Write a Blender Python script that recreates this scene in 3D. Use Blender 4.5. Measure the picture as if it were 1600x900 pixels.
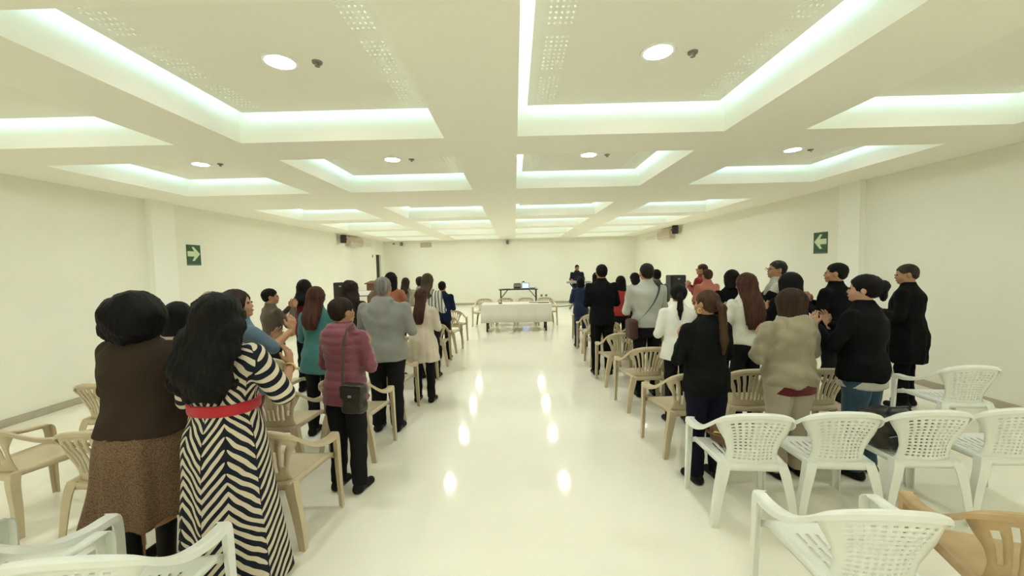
import bpy, math, random
import numpy as np
from mathutils import Vector, Matrix

for o in list(bpy.data.objects):
    bpy.data.objects.remove(o)
SC = bpy.context.scene
COL = SC.collection
R = math.radians

# ------------------------------------------------------------------ camera, world, exposure
cam_d = bpy.data.cameras.new('camera')
cam_d.sensor_width = 36.0
cam_d.lens = 13.896
cam_d.clip_start = 0.05
cam_o = bpy.data.objects.new('camera', cam_d)
COL.objects.link(cam_o)
fw = Vector((-0.007621, 0.998394, -0.056141)); rt = Vector((0.999734, 0.006384, -0.022175)); up = Vector((0.021781, 0.056295, 0.998177))
M4 = Matrix(((rt.x, up.x, -fw.x, 0), (rt.y, up.y, -fw.y, 0), (rt.z, up.z, -fw.z, 1.65), (0, 0, 0, 1)))
cam_o.matrix_world = M4
SC.camera = cam_o

world = bpy.data.worlds.new('world')
SC.world = world
world.use_nodes = True
world.node_tree.nodes['Background'].inputs[0].default_value = (0.8, 0.9, 0.85, 1)
world.node_tree.nodes['Background'].inputs[1].default_value = 0.3

SC.view_settings.view_transform = 'Standard'
SC.view_settings.look = 'None'
SC.view_settings.exposure = 0.0
SC.view_settings.gamma = 1.0
SC.view_settings.use_curve_mapping = False
SC.cycles.diffuse_bounces = 10       # a bright room: light goes round many times

LAMP_L = 182.0     # radiance of the downlight lenses
LED_L = 9.0      # radiance of the cove strips
LAMP_C = (0.94, 0.95, 0.93)
LED_C = (0.58, 1.0, 1.12)

# ------------------------------------------------------------------ materials
def mat(name, color, rough=0.6, spec=0.5, metal=0.0, bump=0.0, bscale=60.0, var=0.0, vscale=3.0, sheen=0.0, stretch=None, coat=0.0):
    m = bpy.data.materials.new(name)
    m.use_nodes = True
    nt = m.node_tree; b = nt.nodes['Principled BSDF']
    b.inputs['Base Color'].default_value = (*color, 1)
    b.inputs['Roughness'].default_value = rough
    b.inputs['Specular IOR Level'].default_value = spec
    b.inputs['Metallic'].default_value = metal
    b.inputs['Sheen Weight'].default_value = sheen
    b.inputs['Coat Weight'].default_value = coat
    tc = nt.nodes.new('ShaderNodeTexCoord')
    src = tc.outputs['Object']
    if stretch:
        mp = nt.nodes.new('ShaderNodeMapping'); mp.inputs['Scale'].default_value = stretch
        nt.links.new(src, mp.inputs['Vector']); src = mp.outputs['Vector']
    if var > 0:
        n = nt.nodes.new('ShaderNodeTexNoise'); n.inputs['Scale'].default_value = vscale; n.inputs['Detail'].default_value = 4
        nt.links.new(src, n.inputs['Vector'])
        mx = nt.nodes.new('ShaderNodeMix'); mx.data_type = 'RGBA'
        mr = nt.nodes.new('ShaderNodeMapRange'); mr.inputs[1].default_value = 0.3; mr.inputs[2].default_value = 0.7
        nt.links.new(n.outputs[0], mr.inputs[0]); nt.links.new(mr.outputs[0], mx.inputs[0])
        mx.inputs[6].default_value = (*[c * (1 - var) for c in color], 1)
        mx.inputs[7].default_value = (*[min(1, c * (1 + var)) for c in color], 1)
        nt.links.new(mx.outputs[2], b.inputs['Base Color'])
    if bump > 0:
        n2 = nt.nodes.new('ShaderNodeTexNoise'); n2.inputs['Scale'].default_value = bscale; n2.inputs['Detail'].default_value = 3
        nt.links.new(src, n2.inputs['Vector'])
        bp = nt.nodes.new('ShaderNodeBump'); bp.inputs['Strength'].default_value = bump; bp.inputs['Distance'].default_value = 0.01
        nt.links.new(n2.outputs[0], bp.inputs['Height']); nt.links.new(bp.outputs[0], b.inputs['Normal'])
    return m

def emit(name, color, strength):
    m = bpy.data.materials.new(name); m.use_nodes = True
    nt = m.node_tree; nt.nodes.clear()
    e = nt.nodes.new('ShaderNodeEmission'); e.inputs[0].default_value = (*color, 1); e.inputs[1].default_value = strength
    o = nt.nodes.new('ShaderNodeOutputMaterial'); nt.links.new(e.outputs[0], o.inputs[0])
    return m

M = {}
M['wall'] = mat('wall_paint', (0.845, 0.835, 0.73), 0.75, 0.3, bump=0.15, bscale=90, var=0.015, vscale=1.2)
M['wallwhite'] = mat('column_paint', (0.90, 0.90, 0.82), 0.7, 0.3, bump=0.1, bscale=90)
M['ceil'] = mat('ceiling_paint', (0.93, 0.905, 0.82), 0.8, 0.2, bump=0.05, bscale=120)
M['panel'] = mat('panel_paint', (0.90, 0.875, 0.79), 0.85, 0.2)
M['base'] = mat('baseboard', (0.44, 0.40, 0.30), 0.5, var=0.1, vscale=6)
M['lamp'] = emit('lamp_lens', LAMP_C, LAMP_L)
M['led'] = emit('led_strip', LED_C, LED_L)
M['trimwhite'] = mat('trim_white', (0.8, 0.8, 0.75), 0.4)
M['grey'] = mat('grey_plastic', (0.22, 0.21, 0.18), 0.5)
M['black'] = mat('black_plastic', (0.015, 0.015, 0.015), 0.45, bump=0.1)
M['blackmetal'] = mat('black_metal', (0.02, 0.02, 0.02), 0.4, metal=0.3)
M['whiteplastic'] = mat('white_chair_plastic', (0.80, 0.82, 0.76), 0.33, 0.5, var=0.03, vscale=5, coat=0.1)
M['beigeplastic'] = mat('beige_chair_plastic', (0.56, 0.47, 0.31), 0.36, 0.5, var=0.07, vscale=6, coat=0.1)
M['tanplastic'] = mat('tan_chair_plastic', (0.48, 0.33, 0.17), 0.4, 0.5, var=0.12, vscale=8)
M['cloth'] = mat('white_cloth', (0.72, 0.70, 0.62), 0.85, bump=0.1, bscale=200, var=0.02)
M['green'] = mat('sign_green', (0.015, 0.075, 0.03), 0.4)
M['signwhite'] = mat('sign_arrow', (0.62, 0.72, 0.45), 0.45)
M['signgrey'] = mat('sign_footer', (0.10, 0.15, 0.10), 0.45)
M['acwhite'] = mat('air_conditioner_white', (0.62, 0.52, 0.42), 0.45)
M['wood'] = mat('brown_wood', (0.16, 0.07, 0.03), 0.5, var=0.3, vscale=5, stretch=(8, 8, 1))
M['doordark'] = mat('door_dark', (0.012, 0.014, 0.010), 0.5)
M['brownleather'] = mat('brown_leather', (0.16, 0.07, 0.03), 0.45, bump=0.3, bscale=50, var=0.2)
M['blackleather'] = mat('black_leather', (0.02, 0.018, 0.015), 0.35, bump=0.4, bscale=25)
M['darkgrey_strap'] = mat('brown_grey_strap', (0.06, 0.045, 0.035), 0.6)
M['screen'] = emit('laptop_screen', (0.55, 0.65, 1.0), 1.6)
M['lens'] = emit('projector_lens', (0.55, 0.7, 1.0), 5.0)
M['gold'] = mat('gold_metal', (0.8, 0.6, 0.25), 0.3, metal=1.0)
M['silver'] = mat('silver_plastic', (0.35, 0.36, 0.36), 0.4, metal=0.3)
M['whitekey'] = mat('piano_keys', (0.75, 0.75, 0.72), 0.4)

def floor_material():
    m = mat('polished_floor', (0.87, 0.845, 0.73), 0.2, 0.38, var=0.035, vscale=0.9)
    nt = m.node_tree; b = nt.nodes['Principled BSDF']
    tc = nt.nodes.new('ShaderNodeTexCoord')
    n = nt.nodes.new('ShaderNodeTexNoise'); n.inputs['Scale'].default_value = 2.2; n.inputs['Detail'].default_value = 5
    nt.links.new(tc.outputs['Object'], n.inputs['Vector'])
    mr = nt.nodes.new('ShaderNodeMapRange'); mr.inputs[3].default_value = 0.055; mr.inputs[4].default_value = 0.12
    nt.links.new(n.outputs[0], mr.inputs[0]); nt.links.new(mr.outputs[0], b.inputs['Roughness'])
    n2 = nt.nodes.new('ShaderNodeTexNoise'); n2.inputs['Scale'].default_value = 9; n2.inputs['Detail'].default_value = 2
    nt.links.new(tc.outputs['Object'], n2.inputs['Vector'])
    bp = nt.nodes.new('ShaderNodeBump'); bp.inputs['Strength'].default_value = 0.02; bp.inputs['Distance'].default_value = 0.02
    nt.links.new(n2.outputs[0], bp.inputs['Height']); nt.links.new(bp.outputs[0], b.inputs['Normal'])
    return m
M['floor'] = floor_material()

_mc = {}
def cloth_mat(color, rough=0.85, bump=0.25, bscale=80, var=0.12, sheen=0.15, spec=0.2):
    k = ('c', color, rough, bump, var)
    if k not in _mc:
        dk = max(color) < 0.05
        _mc[k] = mat('fabric', color, rough, 0.08 if dk else spec, bump=bump, bscale=bscale, var=var, vscale=4, sheen=0.0 if dk else sheen)
    return _mc[k]
def hair_mat(color):
    k = ('h', color)
    if k not in _mc:
        _mc[k] = mat('hair', color, 0.65, 0.14, bump=0.7, bscale=55, var=0.35, vscale=35, stretch=(1, 1, 0.08))
    return _mc[k]
def skin_mat(color=(0.42, 0.22, 0.13)):
    k = ('s', color)
    if k not in _mc:
        _mc[k] = mat('skin', color, 0.55, 0.35, var=0.06, vscale=10)
    return _mc[k]
M['eyedark'] = mat('eye_dark', (0.03, 0.02, 0.015), 0.25)
M['grille'] = mat('speaker_grille', (0.03, 0.027, 0.024), 0.6, 0.2, bump=0.4, bscale=200)
M['lip'] = mat('lips', (0.35, 0.11, 0.08), 0.5)

def stripes_mat(name, kind):
    """printed fabrics: the chevron dress, the striped shirt, the speckled skirt"""
    m = bpy.data.materials.new(name); m.use_nodes = True
    nt = m.node_tree; b = nt.nodes['Principled BSDF']; b.inputs['Roughness'].default_value = 0.8
    b.inputs['Specular IOR Level'].default_value = 0.2
    L = nt.links.new
    def nd(op, a, bb=None, c=None):
        n = nt.nodes.new('ShaderNodeMath'); n.operation = op
        for i, v in enumerate((a, bb, c)):
            if v is None: continue
            if isinstance(v, (int, float)): n.inputs[i].default_value = v
            else: L(v, n.inputs[i])
        return n.outputs[0]
    tc = nt.nodes.new('ShaderNodeTexCoord'); sp = nt.nodes.new('ShaderNodeSeparateXYZ'); L(tc.outputs['Object'], sp.inputs[0])
    x, y, z = sp.outputs
    mx = nt.nodes.new('ShaderNodeMix'); mx.data_type = 'RGBA'
    if kind == 'chevron':
        ns = nt.nodes.new('ShaderNodeTexNoise'); ns.inputs['Scale'].default_value = 5.0; L(tc.outputs['Object'], ns.inputs['Vector'])
        wob = nd('MULTIPLY', nd('SUBTRACT', ns.outputs[0], 0.5), 0.06)
        ang = nd('ARCTAN2', x, nd('MULTIPLY', y, -1.0))           # 0 at the middle of the back
        arc = nd('MULTIPLY', ang, 0.21)
        arc = nd('ADD', arc, nd('MULTIPLY', wob, 0.5))
        w = nd('PINGPONG', nd('ADD', arc, 10 * 0.28), 0.14)          # zigzag
        t = nd('ADD', nd('SUBTRACT', z, nd('MULTIPLY', w, 1.0)), wob)
        s = nd('SINE', nd('MULTIPLY', t, 2 * math.pi / 0.054))
        # every lozenge narrows to solid navy where the zigzag turns
        edge = nd('ABSOLUTE', nd('SUBTRACT', w, 0.07))              # 0 mid-flank, .05 at the turns
        col = nd('SINE', nd('MULTIPLY', nd('ADD', z, nd('MULTIPLY', nd('FLOOR', nd('DIVIDE', arc, 0.28)), 0.2)), 2 * math.pi / 0.62))
        thr = nd('ADD', nd('MULTIPLY', nd('POWER', nd('MULTIPLY', edge, 14.3), 5), nd('MULTIPLY', nd('ADD', col, 0.5), 1.0)), 0.02)
        f = nd('GREATER_THAN', s, thr)
        mx.inputs[6].default_value = (0.010, 0.012, 0.022, 1); mx.inputs[7].default_value = (0.62, 0.55, 0.42, 1)
    elif kind == 'shirt':
        s = nd('SINE', nd('MULTIPLY', x, 2 * math.pi / 0.04)); f = nd('GREATER_THAN', s, 0.35)
        mx.inputs[6].default_value = (0.62, 0.60, 0.52, 1); mx.inputs[7].default_value = (0.10, 0.12, 0.14, 1)
    else:
        v = nt.nodes.new('ShaderNodeTexVoronoi'); v.inputs['Scale'].default_value = 150; L(tc.outputs['Object'], v.inputs['Vector'])
        f = nd('GREATER_THAN', v.outputs[0], 0.42)
        mx.inputs[6].default_value = (0.10, 0.058, 0.034, 1); mx.inputs[7].default_value = (0.19, 0.12, 0.075, 1)
    L(f, mx.inputs[0]); L(mx.outputs[2], b.inputs['Base Color'])
    return m
M['chevron'] = stripes_mat('chevron_print', 'chevron')
M['striped'] = stripes_mat('striped_cotton', 'shirt')
M['speckle'] = stripes_mat('speckled_brown_cloth', 'speckle')

# ------------------------------------------------------------------ mesh helpers
def tag(o, label=None, cat=None, group=None, kind=None):
    if label: o['label'] = label
    if cat: o['category'] = cat
    if group: o['group'] = group
    if kind: o['kind'] = kind
    return o

def link(name, mesh, material=None, parent=None, loc=None, smooth=False, **kw):
    o = bpy.data.objects.new(name, mesh)
    COL.objects.link(o)
    if material and not mesh.materials: mesh.materials.append(material)
    if parent: o.parent = parent
    if loc: o.location = loc
    if kw: tag(o, **kw)
    return o

def empty(name, loc, rz=0.0, **kw):
    o = bpy.data.objects.new(name, None); o.empty_display_size = 0.1
    COL.objects.link(o); o.location = loc; o.rotation_euler = (0, 0, rz)
    tag(o, **kw)
    return o

def copy_tree(o, parent=None):
    c = o.copy(); COL.objects.link(c); c.parent = parent
    for ch in list(o.children): copy_tree(ch, c)
    return c

class MB:
    def __init__(self): self.v = []; self.f = []
    def box(self, x0, x1, y0, y1, z0, z1):
        n = len(self.v)
        self.v += [(x0, y0, z0), (x1, y0, z0), (x1, y1, z0), (x0, y1, z0), (x0, y0, z1), (x1, y0, z1), (x1, y1, z1), (x0, y1, z1)]
        self.f += [tuple(n + i for i in q) for q in ((0, 3, 2, 1), (4, 5, 6, 7), (0, 1, 5, 4), (1, 2, 6, 5), (2, 3, 7, 6), (3, 0, 4, 7))]
        return self
    def quad(self, a, b, c, d):
        n = len(self.v); self.v += [a, b, c, d]; self.f.append((n, n + 1, n + 2, n + 3)); return self
    def prism(self, pts, axis_map, t0, t1):
        n = len(self.v); k = len(pts)
        self.v += [axis_map(p, t0) for p in pts] + [axis_map(p, t1) for p in pts]
        self.f.append(tuple(range(n + k - 1, n - 1, -1))); self.f.append(tuple(range(n + k, n + 2 * k)))
        for i in range(k):
            j = (i + 1) % k
            self.f.append((n + i, n + j, n + k + j, n + k + i))
        return self
    def cyl(self, c, r, z0, z1, seg=24, r1=None):
        r1 = r if r1 is None else r1
        n = len(self.v)
        for i in range(seg):
            a = 2 * math.pi * i / seg
            self.v.append((c[0] + r * math.cos(a), c[1] + r * math.sin(a), z0))
        for i in range(seg):
            a = 2 * math.pi * i / seg
            self.v.append((c[0] + r1 * math.cos(a), c[1] + r1 * math.sin(a), z1))
        self.f.append(tuple(range(n + seg - 1, n - 1, -1))); self.f.append(tuple(range(n + seg, n + 2 * seg)))
        for i in range(seg):
            j = (i + 1) % seg; self.f.append((n + i, n + j, n + seg + j, n + seg + i))
        return self
    def tube(self, pts, r, seg=8):
        pts = [Vector(p) for p in pts]; n0 = len(self.v); k = len(pts)
        for i, p in enumerate(pts):
            t = (pts[min(i + 1, k - 1)] - pts[max(i - 1, 0)]).normalized()
            s = t.cross(Vector((0, 0, 1)));  s = s.normalized() if s.length > 1e-3 else Vector((1, 0, 0))
            u = s.cross(t)
            rr = r[i] if isinstance(r, (list, tuple)) else r
            for j in range(seg):
                a = 2 * math.pi * j / seg
                self.v.append(tuple(p + s * rr * math.cos(a) + u * rr * math.sin(a)))
        for i in range(k - 1):
            for j in range(seg):
                a, b = n0 + i * seg + j, n0 + i * seg + (j + 1) % seg
                self.f.append((a, b, b + seg, a + seg))
        self.f.append(tuple(n0 + j for j in range(seg - 1, -1, -1))); self.f.append(tuple(n0 + (k - 1) * seg + j for j in range(seg)))
        return self
    def sweep(self, pts, profs, sides, ups):
        """pts: points; profs: list of (a, b) profile per point; placed with side and up vectors"""
        n0 = len(self.v); k = len(pts); m = len(profs[0])
        for p, pr, s, u in zip(pts, profs, sides, ups):
            for a, b in pr: self.v.append(tuple(Vector(p) + Vector(s) * a + Vector(u) * b))
        for i in range(k - 1):
            for j in range(m):
                a, b = n0 + i * m + j, n0 + i * m + (j + 1) % m
                self.f.append((a, b, b + m, a + m))
        self.f.append(tuple(n0 + j for j in range(m - 1, -1, -1))); self.f.append(tuple(n0 + (k - 1) * m + j for j in range(m)))
        return self
    def mesh(self, name, smooth=False, bevel=0):
        me = bpy.data.meshes.new(name); me.from_pydata(self.v, [], self.f); me.validate(); me.update()
        import bmesh
        bm = bmesh.new(); bm.from_mesh(me); bmesh.ops.recalc_face_normals(bm, faces=bm.faces)
        if bevel > 0:
            bmesh.ops.bevel(bm, geom=[e for e in bm.edges if len(e.link_faces) == 2 and e.calc_face_angle(0) > 0.6], offset=bevel, segments=2, affect='EDGES', clamp_overlap=True)
        bm.to_mesh(me); bm.free()
        if smooth:
            me.shade_smooth()
            if smooth != 'all': me.set_sharp_from_angle(angle=R(40))
        return me
    def obj(self, name, material, parent=None, loc=None, smooth=False, bevel=0, **kw):
        return link(name, self.mesh(name, smooth, bevel), material, parent, loc, **kw)

# ------------------------------------------------------------------ signed-distance surfaces for figures and soft things
F = np.float32
def nets(f, lo, hi, h):
    lo = np.array(lo, F); hi = np.array(hi, F)
    n = np.maximum(np.ceil((hi - lo) / h).astype(int) + 1, 4)
    ax = [lo[i] + h * np.arange(n[i], dtype=F) for i in range(3)]
    X, Y, Z = np.meshgrid(*ax, indexing='ij')
    V = f(X.ravel(), Y.ravel(), Z.ravel()).reshape(n)
    V[0] = V[-1] = 1; V[:, 0] = V[:, -1] = 1; V[:, :, 0] = V[:, :, -1] = 1
    s = V < 0
    cs = [s[i:n[0] - 1 + i, j:n[1] - 1 + j, k:n[2] - 1 + k] for i in (0, 1) for j in (0, 1) for k in (0, 1)]
    cnt = sum(c.astype(np.int8) for c in cs)
    act = (cnt > 0) & (cnt < 8)
    ci = np.argwhere(act)
    if len(ci) == 0: return np.zeros((0, 3)), np.zeros((0, 4), int)
    off = np.array([(i, j, k) for i in (0, 1) for j in (0, 1) for k in (0, 1)])
    vals = np.stack([V[ci[:, 0] + o[0], ci[:, 1] + o[1], ci[:, 2] + o[2]] for o in off], 1)
    P = np.zeros((len(ci), 3)); W = np.zeros(len(ci))
    for a in range(8):
        for b in range(a + 1, 8):
            if abs(off[a] - off[b]).sum() != 1: continue
            va, vb = vals[:, a], vals[:, b]
            m = (va < 0) != (vb < 0)
            t = np.where(m, va / np.where(m, va - vb, 1), 0)
            P += m[:, None] * (off[a] + t[:, None] * (off[b] - off[a])); W += m
    P = (P / W[:, None] + ci) * h + lo
    idm = -np.ones(act.shape, int); idm[act] = np.arange(len(ci))
    Q = []
    for axis in range(3):
        u, w = (axis + 1) % 3, (axis + 2) % 3
        sl0 = [slice(None)] * 3; sl1 = [slice(None)] * 3
        sl0[axis] = slice(0, -1); sl1[axis] = slice(1, None)
        s0, s1 = s[tuple(sl0)], s[tuple(sl1)]
        e = np.argwhere(s0 != s1)
        e = e[(e[:, u] > 0) & (e[:, w] > 0)]
        inside0 = s0[e[:, 0], e[:, 1], e[:, 2]]
        def cid(du, dw):
            q = e.copy(); q[:, u] += du; q[:, w] += dw
            return idm[q[:, 0], q[:, 1], q[:, 2]]
        q = np.stack([cid(-1, -1), cid(0, -1), cid(0, 0), cid(-1, 0)], 1)
        q[~inside0] = q[~inside0][:, ::-1]
        Q.append(q)
    Q = np.concatenate(Q)
    return P, Q[(Q >= 0).all(1)]

def to_mesh(name, parts):
    vs, fs, n = [], [], 0
    for P, Q in parts:
        vs.append(P); fs.append(Q + n); n += len(P)
    V = np.concatenate(vs).astype(np.float32); Q = np.concatenate(fs).astype(np.int32)
    me = bpy.data.meshes.new(name)
    me.vertices.add(len(V)); me.vertices.foreach_set('co', V.ravel())
    me.loops.add(len(Q) * 4); me.loops.foreach_set('vertex_index', Q.ravel())
    me.polygons.add(len(Q)); me.polygons.foreach_set('loop_start', np.arange(0, len(Q) * 4, 4, dtype=np.int32))
    me.update(calc_edges=True); me.validate(); me.shade_smooth()
    return me

def smin(a, b, k=0.03):
    h = np.clip(0.5 + 0.5 * (b - a) / k, 0, 1)
    return b + (a - b) * h - k * h * (1 - h)
def smax(a, b, k=0.02): return -smin(-a, -b, k)
def cap(x, y, z, a, b, ra, rb):
    a = np.array(a, F); d = np.array(b, F) - a
    px, py, pz = x - a[0], y - a[1], z - a[2]
    t = np.clip((px * d[0] + py * d[1] + pz * d[2]) / max(1e-9, float(d @ d)), 0, 1)
    return np.sqrt((px - d[0] * t) ** 2 + (py - d[1] * t) ** 2 + (pz - d[2] * t) ** 2) - (ra + (rb - ra) * t)
def ell(x, y, z, c, r):
    px, py, pz = (x - c[0]), (y - c[1]), (z - c[2])
    k0 = np.sqrt((px / r[0]) ** 2 + (py / r[1]) ** 2 + (pz / r[2]) ** 2)
    k1 = np.sqrt((px / r[0] ** 2) ** 2 + (py / r[1] ** 2) ** 2 + (pz / r[2] ** 2) ** 2)
    return k0 * (k0 - 1) / np.maximum(k1, 1e-6)
def rbox(x, y, z, c, r, e):
    qx, qy, qz = np.abs(x - c[0]) - r[0] + e, np.abs(y - c[1]) - r[1] + e, np.abs(z - c[2]) - r[2] + e
    return np.sqrt(np.maximum(qx, 0) ** 2 + np.maximum(qy, 0) ** 2 + np.maximum(qz, 0) ** 2) + np.minimum(np.maximum(qx, np.maximum(qy, qz)), 0) - e
def cr(keys, n=60):
    k = np.array(sorted(keys), float); z = k[:, 0]
    sl = np.gradient(k[:, 1:], z, axis=0)
    zz = np.linspace(z[0], z[-1], n); out = []
    idx = np.clip(np.searchsorted(z, zz, side='right') - 1, 0, len(z) - 2)
    h = (z[idx + 1] - z[idx]); t = ((zz - z[idx]) / h)[:, None]; h = h[:, None]
    p0, p1, m0, m1 = k[idx, 1:], k[idx + 1, 1:], sl[idx], sl[idx + 1]
    v = (2 * t ** 3 - 3 * t ** 2 + 1) * p0 + (t ** 3 - 2 * t ** 2 + t) * h * m0 + (-2 * t ** 3 + 3 * t ** 2) * p1 + (t ** 3 - t ** 2) * h * m1
    return zz, v
def loft(x, y, z, keys, pleats=0, pamp=0.0, tw=0.0, p=2.2, cut0=True, cut1=True):
    """keys: (z, half width, half depth, centre y[, centre x])"""
    zz, v = cr([tuple(k) + (0.0,) * (5 - len(k)) for k in keys])
    a = np.interp(z, zz, v[:, 0]); b = np.interp(z, zz, v[:, 1]); cy = np.interp(z, zz, v[:, 2]); cx = np.interp(z, zz, v[:, 3])
    dx, dy = x - cx, y - cy
    if pleats:
        th = np.arctan2(dx, -dy)
        zn = (zz[-1] - z) / (zz[-1] - zz[0])
        m = 1 + pamp * np.clip(zn, 0, 1) * (np.sin(pleats * th + tw * z) + 0.4 * np.sin(pleats * 1.7 * th + 2 + tw * z))
        a = a * m; b = b * m
    n = ((np.abs(dx) / a) ** p + (np.abs(dy) / b) ** p) ** (1 / p)
    d = (n - 1) * np.minimum(a, b) * 0.95
    if cut0: d = np.maximum(d, zz[0] - z)
    if cut1: d = np.maximum(d, z - zz[-1])
    return d
def rotz(x, y, a):
    c, s = math.cos(a), math.sin(a)
    return x * c + y * s, -x * s + y * c
def norm(v):
    v = np.array(v, float); return v / np.linalg.norm(v)

def hand_sdf(W, D, S, N, sc=1.0, curl=0.25):
    D, S = norm(D), np.array(S, float); S = norm(S - D * (S @ D)); N0 = np.cross(D, S); N = N0 if N0 @ np.array(N, float) > 0 else -N0
    def P(d, s, n): return tuple(np.array(W) + sc * (D * d + S * s + N * n))
    segs = []
    for i, (s, L) in enumerate(((0.030, 0.068), (0.010, 0.078), (-0.011, 0.072), (-0.030, 0.055))):
        base = (0.085 - 0.004 * abs(i - 1), s, 0)
        segs.append((P(0.01, s * 0.5, 0), P(*base), 0.014 * sc, 0.0115 * sc, 0.014))
        c1 = curl * (1 + 0.12 * i)
        m = (base[0] + L * 0.55 * math.cos(c1), s * 1.15, L * 0.55 * math.sin(c1))
        e = (m[0] + L * 0.5 * math.cos(c1 * 2.2), s * 1.2, m[2] + L * 0.5 * math.sin(c1 * 2.2))
        segs.append((P(*base), P(*m), 0.0100 * sc, 0.0088 * sc, 0.004)); segs.append((P(*m), P(*e), 0.0088 * sc, 0.0070 * sc, 0.004))
    segs.append((P(0.02, 0.012, 0), P(0.052, 0.048, 0.014), 0.015 * sc, 0.0115 * sc, 0.012))
    segs.append((P(0.052, 0.048, 0.014), P(0.092, 0.060, 0.024), 0.0110 * sc, 0.0085 * sc, 0.004))
    segs.append((P(-0.035, 0, 0), P(0.02, 0, 0), 0.024 * sc, 0.021 * sc, 0.012))
    def f(x, y, z):
        d = None
        for a, b, ra, rb, k in segs:
            q = cap(x, y, z, a, b, ra, rb)
            d = q if d is None else smin(d, q, k)
        return d
    pts = np.array([s[0] for s in segs] + [s[1] for s in segs])
    return f, pts.min(0) - 0.03, pts.max(0) + 0.03

POSES = {   # right-hand side (x > 0): elbow, wrist, hand direction; mirrored for the left
    'clap': ((0.238, 0.035, 1.105), (0.05, 0.27, 1.23), (-0.10, 0.40, 0.88)),
    'high': ((0.25, 0.13, 1.17), (0.06, 0.30, 1.40), (-0.05, 0.30, 0.95)),
    'front': ((0.235, 0.0, 1.10), (0.07, 0.24, 1.12), (-0.5, 0.6, 0.2)),
    'keys': ((0.25, 0.03, 1.12), (0.16, 0.30, 1.06), (0, 0.9, -0.25)),
    'down': ((0.25, -0.02, 1.12), (0.24, 0.06, 0.88), (0, 0.25, -0.95)),
}

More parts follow.
